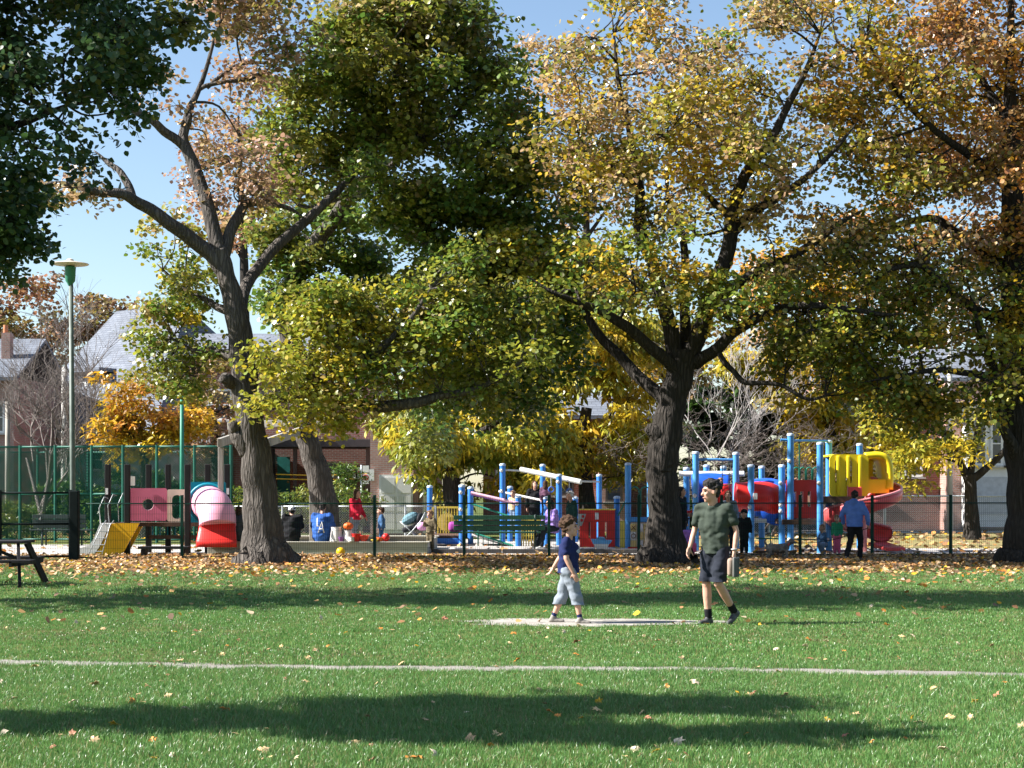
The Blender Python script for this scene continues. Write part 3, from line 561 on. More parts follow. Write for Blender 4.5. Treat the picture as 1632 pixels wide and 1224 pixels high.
def gable(x0, x1, d0, d1, ze, zr, ov=.3, along='x'):
    """roof with real thickness; ridge along x or along y"""
    m = MB(); th = .16
    if along == 'x':
        ym = (d0 + d1) / 2; pr = [(d0 - ov, ze), (ym, zr), (d1 + ov, ze), (d1 + ov, ze - th), (ym, zr - th), (d0 - ov, ze - th)]
        vs = [(x, y, z) for x in (x0 - ov, x1 + ov) for y, z in pr]
    else:
        xm = (x0 + x1) / 2; pr = [(x0 - ov, ze), (xm, zr), (x1 + ov, ze), (x1 + ov, ze - th), (xm, zr - th), (x0 - ov, ze - th)]
        vs = [(x, y, z) for y in (d0 - ov, d1 + ov) for x, z in pr]
    fs = [(0, 1, 4, 5), (1, 2, 3, 4), (6, 11, 10, 7), (7, 10, 9, 8), (0, 6, 7, 1), (1, 7, 8, 2), (5, 4, 10, 11), (4, 3, 9, 10), (0, 5, 11, 6), (2, 8, 9, 3)]
    return m.add(vs, fs)
# pale house with the big grey roof
d = 80
h = empty('house', (X(230, d), d, 0), 'house with a large steep grey shingle roof and dormer, far left beyond the court', 'house')
part_box('wall', M_SIDE, h, 75, 385, 690, 850, 81, 9)
x0, x1 = X(60, 80), X(400, 80); ze, zr = Z(690, 80), Z(492, 86)
xr0, xr1 = X(150, 86), X(300, 86)
MB().add([(x0, 79.6, ze), (x1, 79.6, ze), (xr1, 86, zr), (xr0, 86, zr), (x0, 92.4, ze), (x1, 92.4, ze), (x0, 79.6, ze - .2), (x1, 79.6, ze - .2), (x0, 92.4, ze - .2), (x1, 92.4, ze - .2)],
         [(0, 1, 2, 3), (0, 3, 4), (1, 5, 2), (4, 3, 2, 5), (0, 6, 7, 1), (0, 4, 8, 6), (1, 7, 9, 5), (4, 5, 9, 8), (6, 8, 9, 7)]).build('roof', SHING, h)
dm = part_box('dormer', mat('dormer_wall', (.16, .13, .12), .8), h, 156, 212, 590, 618, 82.0, 3.0)
part_box('dormer_roof', SHING, dm, 148, 222, 585, 591, 81.6, 3.6)
window(dm, 168, 184, 598, 617, 82.0); window(dm, 186, 202, 598, 617, 82.0)
MB().cyl(P(172, 586, 83.6), P(172, 568, 83.6), .22, .20).build('roof_vent', M_WHITE, h, True)
wing = gable(X(-30, 78), X(120, 78), 77.5, 84, Z(665, 78), Z(598, 78), .3, 'x').build('wing_roof', SHING, h)
part_box('wing_wall', M_SIDE, h, -28, 118, 668, 850, 78, 5.5)
MB().bar(P(14, 603, 76.9), P(36, 662, 76.9), .12, .3).build('bargeboard', M_WHITE, h)
window(h, 60, 90, 690, 730, 78); window(h, 160, 185, 715, 750, 81); window(h, 220, 250, 715, 750, 81)
h.rotation_euler = (0, 0, math.radians(-32)); h.location.x -= 2.9
h = empty('house', (X(-60, 74), 74, 0), 'red brick house with a thin clay chimney at the left edge', 'house')
part_box('wall', BRICK2, h, -200, 22, 600, 850, 74, 8); gable(X(-205, 74), X(26, 74), 73.6, 82.4, Z(602, 74), Z(540, 78), .2, 'x').build('roof', SHING, h)
ch = part_box('chimney', BRICK2, h, 2, 16, 530, 604, 75.5, .5); MB().cyl(P(9, 532, 75.75), P(9, 518, 75.75), .12, .1).build('chimney_pot', mat('terracotta', (.5, .2, .1), .8), ch)
window(h, -20, 8, 640, 690, 74)
# dark house behind the sandbox
d = 66
h = empty('house', (X(490, d), d, 0), 'dark brick house with shaded porch and teal door, behind the hedge', 'house')
part_box('wall', BRICK, h, 300, 596, 560, 850, 68, 9); gable(X(296, 68), X(600, 68), 68, 77, Z(562, 68), Z(530, 72), .3, 'x').build('roof', SHING, h)
po = part_box('porch_roof', mat('porch_dark', (.045, .045, .05), .8), h, 420, 590, 700, 712, 64.5, 3.4)
part_box('porch_floor', M_TRIMD, h, 420, 590, 806, 815, 64.6, 3.3)
for px in (424, 470, 586): part_box('porch_post', M_TRIMD, h, px - 3, px + 3, 713, 805, 64.7, .18)
part_box('porch_side', mat('porch_dark', (.045, .045, .05), .8), h, 395, 420, 712, 815, 64.6, 3.2)
dr = part_box('door', M_TEAL, h, 442, 462, 728, 800, 67.9, .08); MB().sphere(P(459, 768, 67.86), .05).build('handle', mat('brass', (.5, .4, .15), .3, metal=.8), dr, True)
window(h, 500, 540, 735, 785, 68); window(h, 340, 372, 740, 790, 68, M_TEAL); window(h, 330, 370, 620, 670, 68)
bal = part_box('balcony_rail', M_WHITE, h, 308, 392, 690, 692.5, 66.5, .1)
for k in range(22): part_box('baluster', M_WHITE, h, 309 + k * 3.9, 310.6 + k * 3.9, 692.6, 706, 66.52, .05)
part_box('balcony_floor', M_TRIMD, h, 306, 394, 706.2, 711, 66.4, 1.6)
for yy in (757, 764): MB().tube([P(440, yy - 1, 64.2), P(510, yy + 1, 64.2), P(585, yy - 2, 64.2)], .025, 6).build('yellow_cable', mat('yellow_line', (.55, .36, .03), .6), h)
# lit brick garage building
d = 61
h = empty('garage', (X(640, d), d, 0), 'sunlit pink brick garage with white double doors behind the stroller', 'garage')
part_box('wall', BRICK2, h, 590, 692, 640, 852, 61, 7); part_box('coping', M_CONC, h, 588, 694, 634, 640, 60.9, 7.2)
gd = part_box('garage_door', M_WHITE, h, 604, 658, 757, 850, 60.93, .06)
for k in range(3):
    for j in range(2): part_box('door_panel', mat('white_paint2', (.70, .69, .66), .5, .05), gd, 607 + j * 26, 629 + j * 26, 761 + k * 29, 786 + k * 29, 60.90, .025)
part_box('door_frame', mat('brown_trim', (.12, .07, .05), .7), h, 659, 667, 745, 850, 60.9, .09); part_box('downpipe', M_WHITE, h, 588.5, 596, 748, 766, 60.8, .15)
part_box('side_panel', mat('cream_panel', (.62, .58, .46), .7), h, 674, 684, 762, 850, 60.93, .06)
# brick house behind the ramp
h = empty('house', (X(920, 67), 67, 0), 'brown brick house half hidden by yellow locust trees, behind the ramp', 'house')
part_box('wall', BRICK, h, 770, 1075, 660, 850, 68, 8); gable(X(765, 68), X(1080, 68), 68, 76, Z(662, 68), Z(625, 72), .3, 'x').build('roof', SHING, h)
part_box('porch_wall', BRICK2, h, 955, 1005, 725, 850, 66.5, 1.45); window(h, 965, 992, 768, 800, 66.5, M_TRIMD); part_box('porch_roof', mat('red_roof', (.33, .2, .17), .9), h, 940, 1030, 715, 724, 66.0, 2.0)
window(h, 790, 825, 745, 790, 68); window(h, 880, 915, 745, 790, 68, M_TRIMD); window(h, 1030, 1060, 745, 790, 68, M_WHITE)
# brick houses on the right
h = empty('house', (X(1400, 69), 69, 0), 'red brick house with tall windows behind the yellow locust on the right', 'house')
part_box('wall', BRICK, h, 1310, 1505, 610, 850, 69, 9); gable(X(1306, 69), X(1508, 69), 69, 78, Z(612, 69), Z(565, 73), .2, 'x').build('roof', SHING, h)
for a, b, c, e in ((1340, 1372, 640, 700), (1420, 1455, 640, 700), (1440, 1470, 715, 760), (1340, 1375, 720, 765)): window(h, a, b, c, e, 69)
h = empty('house', (X(1580, 68), 68, 0), 'brick house with tall white bay window at the right edge', 'house')
part_box('wall', BRICK2, h, 1508, 1760, 600, 850, 68, 9); gable(X(1508, 68), X(1764, 68), 68, 77, Z(602, 68), Z(555, 72), .2, 'x').build('roof', SHING, h)
bay = part_box('bay', M_WHITE, h, 1545, 1625, 660, 840, 66.8, 1.15); part_box('bay_cornice', M_WHITE, h, 1528, 1632, 641, 659.5, 66.4, 1.58)
for a in (1553, 1578, 1602): window(bay, a, a + 20, 672, 742, 66.8, M_WHITE)
part_box('bay_panel', mat('grey_white', (.55, .56, .58), .6), bay, 1552, 1618, 760, 820, 66.76, .035)
# utility poles
def pole(px, y0, y1, d, r, m, label, nm='utility_pole'):
    o = MB().tube([P(px, y1, d), P(px, (y0 + y1) / 2, d), P(px, y0, d)], [r, r * .92, r * .8], 10).build(nm, m, None, True, loc=(X(px, d), d, Z(y1, d))); tag(o, label, 'pole'); return o
pole(103, 585, 851, 62, .14, mat('birch_white', (.5, .48, .45), .8, .3, 8, stretch=(1, 1, .6)), 'pale slender pole behind the court fence, beside the lamp post')
pole(1514, 470, 848, 64, .10, M_CONC, 'thin pale pole behind the right chain link fence')
pole(290, 628, 864, 51.5, .07, mat('court_green', (.02, .17, .11), .5), 'tall green pole standing at the court fence', 'court_pole')
pole(12, 640, 851, 62, .10, M_WOODG, 'thin grey wooden pole at the left edge')
# parking signs
sg = empty('parking_sign', (X(576, 58), 58, 0), 'two white parking signs on one steel post beside the brick garage', 'sign')
MB().cyl((X(576, 58), 58, 0), P(576, 741, 58), .03).build('post', mat('galv', (.45, .47, .48), .45, metal=.6), sg, True)
m_red = mat('sign_red', (.55, .03, .03), .5)
for (a, b, c, e, dy) in ((562, 573, 745, 763, -.05), (578, 588, 742, 753, -.05), (578, 588, 755, 771, -.05)):
    pl = part_box('sign_plate', M_WHITE, sg, a, b, c, e, 58 + dy, .02)
    if e - c > 12:
        ctr = P((a + b) / 2, c + (e - c) * .38, 58 + dy - .012); MB().tube([ctr + Vector((.085 * math.cos(q * math.pi / 8), 0, .085 * math.sin(q * math.pi / 8))) for q in range(17)], .014, 6, cap=False).build('no_parking_ring', m_red, pl)
        MB().bar(ctr + Vector((-.055, 0, .055)), ctr + Vector((.055, 0, -.055)), .012, .014).build('slash', m_red, pl)
        q = ctr + Vector((0, -.012, 0)); L_ = MB().box(q + Vector((-.022, 0, 0)), (.016, .006, .10)); L_.tube([q + Vector((-.02, 0, .045)), q + Vector((.012, 0, .045)), q + Vector((.03, 0, .03)), q + Vector((.03, 0, .012)), q + Vector((.012, 0, -.003)), q + Vector((-.02, 0, -.003))], .008, 5); L_.build('letter', mat('black_print', (.02, .02, .02), .6), pl)
# ------------------------------------------------------------------ background trees and hedges
LD = 2.9
def bgtree(name, label, d, base, trunk, limbs, regs, bark=BARK_D, loc=False, group='trees behind the playground', droop=.35):
    t = Tree(name, label, d, base, bark, group); t.trunk(trunk, 4, .4, 14)
    for l in limbs: t.limb(l, 7)
    for r in regs: t.foliage(*r[0], **r[1])
    t.done(LOC_V if loc else LEAF_V, LOC_F if loc else LEAF_F, droop); return t
YL = [(YE, 5), (YG, 5), (OL, 1.5), (GO, .8)]
bgtree('locust_tree', 'small yellow honey locust with forked trunk before the right chain link fence', 55, 1548, [(1550, 866, 0, .26), (1548, 800, 0, .21), (1545, 755, 0, .2)],
       [[(1545, 770, 0, .15), (1520, 715, 0, .1), (1490, 670, 0, .07), (1440, 640, 0, .03)], [(1548, 765, 0, .14), (1585, 735, 0, .11), (1615, 700, 0, .08), (1660, 640, 0, .03)], [(1546, 765, 0, .13), (1556, 690, 0, .09), (1565, 640, 0, .07), (1590, 580, 0, .03)], [(1560, 720, 0, .06), (1520, 700, -.3, .05), (1480, 690, -.5, .02)]],
       [(([(1330, 640), (1480, 600), (1620, 620), (1660, 690), (1560, 680), (1500, 760), (1420, 780), (1390, 730), (1350, 710)], 0, 1.6, 1.0, .75, YL), dict(leaf=.2, sparse=.3, clump=.5, nl=36))], loc=True)
bgtree('locust_tree', 'yellow-green locust with drooping sprays over the garage and yellow railing', 57, 725, [(727, 858, 0, .36), (722, 800, 0, .32), (718, 740, 0, .28), (722, 660, 0, .2)],
       [[(720, 740, 0, .15), (680, 690, 0, .1), (640, 650, 0, .05)], [(720, 720, 0, .15), (780, 680, -.4, .1), (850, 650, -.6, .05)]],
       [(([(605, 650), (700, 640), (860, 620), (900, 680), (890, 760), (810, 785), (740, 790), (690, 760), (640, 740)], 0, 2.0, 1.1, 1.25, YL + [(MG, 3), (YG, 3)]), dict(leaf=.24, clump=.6, nl=40)),
        (([(655, 655), (710, 650), (720, 720), (690, 745), (660, 715)], -3, 1.2, .9, 1.2, [(MG, 3), (OL, 3), (YG, 2), (DG, 2)]), dict(leaf=.2, clump=.5, nl=34))], loc=True, droop=.8)
bgtree('locust_tree', 'golden yellow locust behind the balance bar, left of the shaded trunk', 60, 937, [(937, 852, 0, .34), (935, 790, 0, .28), (928, 720, 0, .24), (935, 650, 0, .18)],
       [[(932, 730, 0, .12), (970, 670, 0, .08), (1000, 600, 0, .04)], [(932, 710, 0, .12), (890, 650, 0, .08), (900, 560, 0, .04)]],
       [(([(850, 560), (930, 480), (1010, 500), (1060, 560), (1050, 640), (1040, 720), (1010, 770), (960, 730), (900, 780), (850, 740)], 0, 2.2, 1.15, 1.15, YL + [(GO, 1)]), dict(leaf=.25, clump=.6, nl=40))], loc=True, droop=.7)
bgtree('locust_tree', 'bright yellow tree behind the tall blue posts', 64, 1330, [(1330, 850, 0, .3), (1326, 740, 0, .24), (1320, 640, 0, .18), (1300, 540, 0, .1)],
       [[(1322, 660, 0, .1), (1260, 600, 0, .05)], [(1322, 660, 0, .1), (1380, 610, 0, .05)]],
       [(([(1150, 560), (1250, 570), (1330, 560), (1420, 600), (1440, 740), (1380, 780), (1300, 770), (1260, 700), (1200, 640)], 0, 2.0, 1.15, 1.0, YL + [(GO, 1.2)]), dict(leaf=.25, clump=.6, nl=36, sparse=.05)),
        (([(1190, 420), (1270, 400), (1340, 440), (1360, 540), (1280, 580), (1200, 520)], 1, 2, 1.2, .9, [(GO, 4), (OR, 2), (YE, 2), (TA, 1)]), dict(leaf=.26, clump=.6, nl=32))], loc=True, droop=.6)
bgtree('ash_tree', 'small golden-orange tree behind the court fence on the left', 58, 235, [(235, 852, 0, .2), (232, 760, 0, .16), (228, 700, 0, .12)], [[(230, 720, 0, .08), (190, 670, 0, .04)], [(230, 710, 0, .08), (270, 650, 0, .04)]],
       [(([(150, 640), (190, 610), (250, 615), (300, 640), (330, 690), (280, 725), (210, 715), (160, 690)], 0, 1.5, .9, 1.2, [(GO, 4), (YE, 2), (OR, 2), (OL, 2)]), dict(leaf=.2, clump=.5, nl=34))], loc=True)
bgtree('oak_tree', 'brown-leaved tree between the golden tree and the big maple', 64, 350, [(350, 850, 0, .2), (345, 760, 0, .16), (340, 660, 0, .12)], [[(342, 700, 0, .08), (310, 640, 0, .04)]],
       [(([(290, 590), (360, 570), (400, 620), (400, 690), (330, 720), (295, 700)], 0, 1.5, .9, .95, [(RU, 2), (TA, 3), (OL, 3), (BR, 2)]), dict(leaf=.14, clump=.5, nl=28, sparse=.2))])
bgtree('oak_tree', 'rust brown tree rising behind the far grey roof at the left', 96, 60, [(60, 836, 0, .4), (60, 700, 0, .3), (65, 560, 0, .2)], [[(62, 600, 0, .15), (20, 520, 0, .05)], [(62, 590, 0, .15), (120, 500, 0, .05)]],
       [(([(-80, 470), (0, 445), (60, 428), (120, 445), (150, 480), (190, 490), (160, 540), (120, 580), (60, 640), (-80, 660)], 0, 3, 1.7, 1.0, [(RU, 4), (BR, 3), (PK, 2), (OL, 2), (TA, 1)]), dict(leaf=.24, clump=.85, nl=28))])
bgtree('oak_tree', 'thin rust coloured tree against the sky behind the forked maple', 85, 390, [(395, 836, 0, .35), (392, 600, 0, .28), (388, 400, 0, .2), (380, 200, 0, .08)], [[(390, 420, 0, .12), (330, 300, 0, .06), (290, 220, 0, .03)], [(388, 380, 0, .12), (440, 260, 0, .06), (450, 150, 0, .03)]],
       [(([(300, 150), (360, 80), (450, 90), (500, 200), (470, 330), (420, 420), (330, 400), (290, 300), (320, 220)], 0, 2.5, 1.5, .8, [(PK, 4), (TA, 3), (RU, 2), (OL, 1)]), dict(leaf=.18, clump=.7, nl=26, sparse=.55))])
bgtree('oak_tree', 'pinkish tan tree behind the centre, between the two crowns', 88, 930, [(930, 836, 0, .35), (930, 600, 0, .3), (935, 400, 0, .2), (930, 200, 0, .08)], [[(932, 400, 0, .12), (880, 300, 0, .06), (850, 220, 0, .03)], [(934, 380, 0, .12), (990, 300, 0, .06)]],
       [(([(840, 60), (920, 120), (1000, 260), (1020, 460), (940, 520), (880, 420), (860, 300), (840, 200)], 0, 2.5, 1.5, .9, [(PK, 3), (TA, 4), (OL, 2), (GO, 1)]), dict(leaf=.18, clump=.7, nl=28, sparse=.35)),
        (([(740, 480), (1020, 460), (1180, 520), (1200, 640), (1000, 660), (740, 640)], 4, 2, 1.9, .6, [(OL, 3), (GO, 2), (TA, 2), (BR, 2)]), dict(leaf=.26, clump=.9, nl=26))])
bgtree('oak_tree', 'orange-tan tree standing behind the right edge maple', 86, 1480, [(1480, 836, 0, .35), (1478, 600, 0, .28), (1475, 400, 0, .2)], [[(1478, 500, 0, .12), (1400, 400, 0, .05)], [(1478, 500, 0, .12), (1560, 380, 0, .05)]],
       [(([(1350, 300), (1450, 200), (1640, 180), (1720, 400), (1640, 560), (1450, 580), (1340, 500)], 0, 2.5, 1.8, .8, [(OR, 2), (TA, 3), (OL, 3), (BR, 2)]), dict(leaf=.24, clump=.8, nl=26, sparse=.3))])
# hedges
def hedge(label, poly, d, thick, dens=1.3, pal=None, leaf=.085):
    t = Tree('hedge', label, d, np.mean([p[0] for p in poly]), BARK_D, None, None, 'hedge')
    xs = [p[0] for p in poly]; ys = [p[1] for p in poly]
    for k in range(5):
        q = min(xs) + (max(xs) - min(xs)) * (k + .5) / 5; t.limb([(q, max(ys), 0, .04), (q + random.uniform(-6, 6), (min(ys) + max(ys)) / 2, 0, .03), (q + random.uniform(-9, 9), min(ys) + 8, 0, .015)], 5, 'stem')
    t.foliage(poly, 0, thick, .5, dens, pal or [(MG, 4), (YG, 2), (OL, 2), (DG, 1)], leaf=leaf, clump=.28, nl=26); t.done(LOC_V, LOC_F, .1)
LD = 3.0
hedge('clipped green hedge behind the bench at the far left', [(-40, 808), (60, 806), (62, 856), (-40, 858)], 55, .6)
hedge('leafy green hedge behind the seated people and the leaning trunk', [(365, 782), (440, 778), (560, 782), (562, 834), (365, 838)], 52, .7)
hedge('rounded green bush beside the parking signs', [(528, 745), (552, 738), (566, 752), (566, 800), (530, 805)], 56, .9, pal=[(MG, 4), (DG, 3), (YG, 1)])
hedge('low green bush behind the woman in red', [(545, 790), (600, 785), (604, 808), (560, 840), (545, 838)], 53, .6)
LD = 2.0
hedge('dark green hedge along the far side of the court', [(70, 765), (200, 758), (368, 762), (370, 848), (70, 848)], 62, .8, 1.0, [(DG, 4), (MG, 2)], .15)
LD = 2.2
hedge('dark evergreen shrub mass behind the bare thorny shrub', [(1090, 660), (1160, 600), (1250, 590), (1300, 650), (1300, 840), (1080, 845)], 66, 1.2, .32, [(DG, 2), ((.012, .022, .01), 5)], .34)
# bare shrubs with many fine branches
def bare(name, label, d, base, y0, stems, m, depth=5, spread=.55, up=.35, L0=1.0, r0=.03, seed=1):
    rr = random.Random(seed); e = empty(name, (X(base, d), d, 0), label, 'shrub' if 'shrub' in name else 'tree'); tw = MB(); tr = MB()
    def grow(p, v, L, r, k):
        n = 3; pts = [p]; q = p; vv = v
        for i in range(n):
            vv = (vv + Vector((rr.gauss(0, .16), rr.gauss(0, .16), rr.gauss(0, .12) + (.02 if k > 1 else 0)))).normalized(); q = q + vv * L / n; pts.append(q)
        (tr if k == depth else tw).tube(pts, [r, r * .85, r * .7, r * .55], 7 if k == depth else 4, cap=False)
        if k == 0: return
        for j in range(3 if k > 1 else 4):
            a = rr.uniform(0, 6.283); dv = Vector((math.cos(a) * rr.uniform(.6, 1.3), math.sin(a) * .7, rr.uniform(-.25, .6) + up * .5)); s = pts[rr.choice((1, 2, 3, 3))]
            grow(s, (vv * (1 - spread) + dv * spread).normalized(), L * rr.uniform(.6, .85), max(r * .58, .006), k - 1)
    for (px, vx, vz) in stems: grow(Vector((X(px, d), d + rr.uniform(-.3, .3), Z(y0, d))), Vector((vx, rr.uniform(-.2, .2), vz)).normalized(), L0, r0, depth)
    tr.build('trunk', m, e, True); tw.build('twigs', m, e)['kind'] = 'stuff'; return e
M_TWIG = mat('bare_twig', (.14, .115, .105), .9, .25, 8)
bare('thorny_shrub', 'tangled bare grey shrub with arching twigs behind the red tube', 58, 1180, 855, [(1150, -.5, 1), (1180, .2, 1), (1210, .6, 1), (1170, -.1, 1.1), (1230, .3, .9), (1130, -.3, 1)], M_TWIG, 5, .72, .12, 2.0, .04, 5)
bare('birch_tree', 'slim bare pale-stemmed birch rising behind the blue posts', 57, 1140, 858, [(1140, .02, 1), (1142, .12, 1)], mat('birch', (.33, .30, .29), .8, .3, 8), 5, .45, .5, 2.6, .04, 8)
bare('bare_tree', 'leafless grey tree behind the court fence at the far left', 60, 62, 853, [(62, .02, 1), (70, .1, 1)], M_TWIG, 6, .5, .35, 3.0, .10, 11)
bare('bare_tree', 'slender leafless tree just right of the lamp post, behind the court fence', 63, 150, 851, [(150, .05, 1)], M_TWIG, 5, .5, .4, 3.0, .07, 14)
# ------------------------------------------------------------------ fences
M_FGREEN = mat('fence_green', (.008, .042, .031), .6, .15, 8, spec=.15); M_BLACKG = mat('black_green', (.008, .013, .013), .8, .2, spec=.1)
M_CGREEN = mat('court_fence_green', (.012, .095, .065), .5); M_GALV = mat('galvanised', (.42, .44, .45), .5, .1, 8, metal=.4)
def wires(p0, p1, z0, z1, gap, r, diag=True, hgap=None):
    """fence mesh of real wires between two ground points"""
    m = MB(); a, b = Vector((p0[0], p0[1], 0)), Vector((p1[0], p1[1], 0)); u = (b - a); L = u.length; u.normalize(); H = z1 - z0
    def seg(s0, h0, s1, h1):
        q0 = a + u * s0 + Vector((0, 0, z0 + h0)); q1 = a + u * s1 + Vector((0, 0, z0 + h1)); m.tube([q0, q1], r, 3, cap=False)
    if diag:
        n = int((L + H) / gap)
        for i in range(n):
            s = i * gap
            for sg in (1, -1):
                s0 = s - H if sg > 0 else s; s1 = s if sg > 0 else s - H; h0, h1 = 0, H
                if s0 > s1: s0, s1, h0, h1 = s1, s0, H, 0
                if s1 <= 0 or s0 >= L: continue
                k = (h1 - h0) / (s1 - s0)
                if s0 < 0: h0 -= k * s0; s0 = 0
                if s1 > L: h1 -= k * (s1 - L); s1 = L
                seg(s0, h0, s1, h1)
    else:
        for i in range(1, int(L / gap)): seg(i * gap, 0, i * gap, H)
        for j in range(int(H / hgap) + 1): seg(0, min(j * hgap, H), L, min(j * hgap, H))
    return m
def Z2Y(z, d): return HZ - (z - CH) * F / d
def fence_pt(px, d): return (X(px, d), d)
def fence(name, label, posts, h_post, rails, mesh, mp, pr=.03, rr=.02, mw=None, sq=False, z0=0.0):
    """posts: (photo x, depth) list"""
    e = empty(name, (*fence_pt(*posts[0]), z0), label, 'fence'); pts = [fence_pt(*p) for p in posts]
    for p in pts:
        if sq: MB().box((p[0], p[1], z0 + h_post / 2), (pr * 2, pr * 2, h_post), None, .008).build('post', mp, e)
        else: MB().cyl((*p, z0), (*p, z0 + h_post), pr, n=10).build('post', mp, e, 'auto')
    for a, b in zip(pts, pts[1:]):
        for z in rails: MB().cyl((*a, z0 + z), (*b, z0 + z), rr, n=8).build('rail', mp, e, True)
        o = wires(a, b, z0 + mesh['z0'], z0 + mesh['z1'], mesh['gap'], mesh['r'], mesh.get('diag', True), mesh.get('hgap')).build('wire_mesh', mw or mp, e); o['kind'] = 'stuff'
    return e
def fd(px): return 39.3 + (px - 290) * .0016
FP = [118, 290, 440, 597, 740, 875, 1018, 1150, 1275, 1390, 1515, 1640, 1760]
fence('mesh_fence', 'low dark green welded mesh fence running along the front of the playground', [(p, fd(p)) for p in FP], 1.50, (1.30, .06), dict(z0=.06, z1=1.46, gap=.052, r=.0028, diag=False, hgap=.20), M_FGREEN, .035, .016, sq=True)
e = fence('mesh_fence', 'taller dark fence panel with three rails at the left edge beside the lamp post', [(-120, 37.6), (0, 37.9), (112, 38.3)], 1.62, (1.55, .85, .12), dict(z0=.1, z1=1.5, gap=.052, r=.003, diag=False, hgap=.20), M_BLACKG, .035, .024, sq=True)
MB().box((X(118, 38.2), 38.25, .80), (.20, .20, 1.6), None, .02).build('gate_post', M_BLACKG, e)
fence('court_fence', 'tall green chain link court fence with rails, behind the toddler slide', [(-60, 52.5), (32, 52.3), (88, 52.2), (146, 52), (196, 51.8), (250, 51.8), (310, 51.8), (368, 51.8)], 3.0, (2.95, 1.5, .1), dict(z0=.1, z1=2.95, gap=.085, r=.0095), M_CGREEN, .045, .03)
cf = fence('court_fence', 'second green chain link fence on the far side of the court', [(-60, 64.3), (60, 64.2), (140, 64.1), (250, 64), (370, 64)], 3.2, (3.05, .1), dict(z0=.1, z1=3.0, gap=.09, r=.011), M_CGREEN, .04, .03)
fence('chain_link_fence', 'grey galvanised chain link fence along the grass bank on the right', [(1130, 61), (1225, 61.5), (1318, 62), (1410, 62.5), (1517, 63), (1620, 63.4), (1720, 63.8)], 1.42, (1.40, .05), dict(z0=.05, z1=1.38, gap=.075, r=.005), M_GALV, .05, .03)
fence('chain_link_fence', 'low grey chain link fence behind the woman in red and the stroller', [(372, 50.6), (450, 50.6), (528, 50.7), (606, 50.9), (646, 50.9), (694, 51)], 1.15, (1.13, .05), dict(z0=.05, z1=1.1, gap=.075, r=.004), M_GALV, .03, .02)
# ------------------------------------------------------------------ lamp post
lp = empty('lamp_post', (X(117, 38.9), 38.9, 0), 'tall green-grey lamp post with a flat disc lamp head on the left', 'lamp post')
m_lp = mat('lamp_pole_paint', (.11, .135, .115), .5, .2, 6); m_lg = mat('lamp_green', (.04, .19, .12), .5, .15)
MB().tube([(X(117, 38.9), 38.9, 0), (X(117, 38.9), 38.9, .6), P(116, 780, 38.9), P(113, 440, 38.9)], [.085, .08, .065, .05], 12).build('pole', m_lp, lp, True)
c = P(112, 455, 38.9)
MB().lathe([(.055, 0), (.07, .05), (.11, .10), (.125, .36), (.13, .42), (.10, .44)], c).build('lamp_holder', m_lg, lp, 'auto')
MB().lathe([(.06, .44), (.12, .46), (.40, .475), (.425, .49), (.41, .505), (.25, .535), (.09, .56), (.07, .60), (.02, .62)], c, 28).build('lamp_head', mat('lamp_cream', (.55, .50, .42), .6, .12), lp, 'auto')
MB().box((X(117, 38.9), 38.81, 1.5), (.09, .02, .16)).build('plate', M_BLACKG, lp)
# ------------------------------------------------------------------ picnic table (cut by the left edge)
pt = empty('picnic_table', (X(-20, 28.6), 28.6, 0), 'dark wooden picnic table cut off by the left edge', 'table')
m_pic = mat('dark_plank', (.018, .016, .017), .7, .3, 5, spec=.2, bump=.003, stretch=(.2, 1, 1))
xa, xb = X(-190, 28.6), X(46, 28.6)
for k in range(5): MB().box(((xa + xb) / 2, 28.3 + k * .15, .74), (xb - xa, .14, .045), None, .006).build('top_plank', m_pic, pt)
for k in range(2): MB().box(((xa + xb) / 2 + .15, 27.72 + k * .15, .44), (xb - xa + .3, .14, .05), None, .006).build('bench_plank', m_pic, pt)
for k in range(2): MB().box(((xa + xb) / 2, 29.35 + k * .15, .44), (xb - xa, .14, .05), None, .006).build('bench_plank', m_pic, pt)
for px in (36, -150):
    x = X(px, 28.6)
    for s in (-1, 1): MB().bar((x, 28.6 + s * .25, .72), (x + .18, 28.6 + s * .78, .0), .05, .12).build('leg', m_pic, pt)
    MB().bar((x + .07, 27.65, .395), (x + .07, 29.55, .395), .045, .09).build('brace', m_pic, pt)
MB().bar((X(30, 28.6), 28.6, .45), (X(-30, 28.6), 28.6, .70), .04, .05).build('brace', m_pic, pt)
# ------------------------------------------------------------------ benches
m_bg = mat('bench_green', (.02, .075, .045), .5, .2, 8); m_bd = mat('bench_dark', (.02, .035, .03), .55, .2)
def bench(label, x0, x1, d, m, seat=.46, h=.84):
    e = empty('park_bench', ((x0 + x1) / 2, d, 0), label, 'bench')
    for k in range(3): MB().box(((x0 + x1) / 2, d + .12 + k * .15, seat), (x1 - x0 + .25, .12, .04), None, .006).build('seat_slat', m, e)
    for k in range(3): MB().box(((x0 + x1) / 2, d - .02 - k * .03, seat + .12 + k * .135), (x1 - x0, .035, .115), None, .006).build('back_slat', m, e)
    for x in (x0 + .25, x1 - .25):
        MB().tube([(x, d + .44, 0), (x, d + .43, seat - .03), (x, d + .05, seat - .03), (x, d - .10, h)], .028, 8).build('frame', m_bd, e, True)
        MB().tube([(x, d + .02, seat - .03), (x, d + .02, 0)], .028, 8).build('leg', m_bd, e, True)
    return e
bench('dark green slatted bench in front of the blue ramp, just behind the fence', X(724, 44), X(868, 44), 43.6, m_bg, .52, .98)
bench('dark slatted park bench far left before the court fence', X(53, 49), X(138, 49), 49, m_bd)
ls = empty('low_bench', (X(258, 40.4), 40.4, 0), 'low dark backless bench beside the toddler play structure', 'bench')
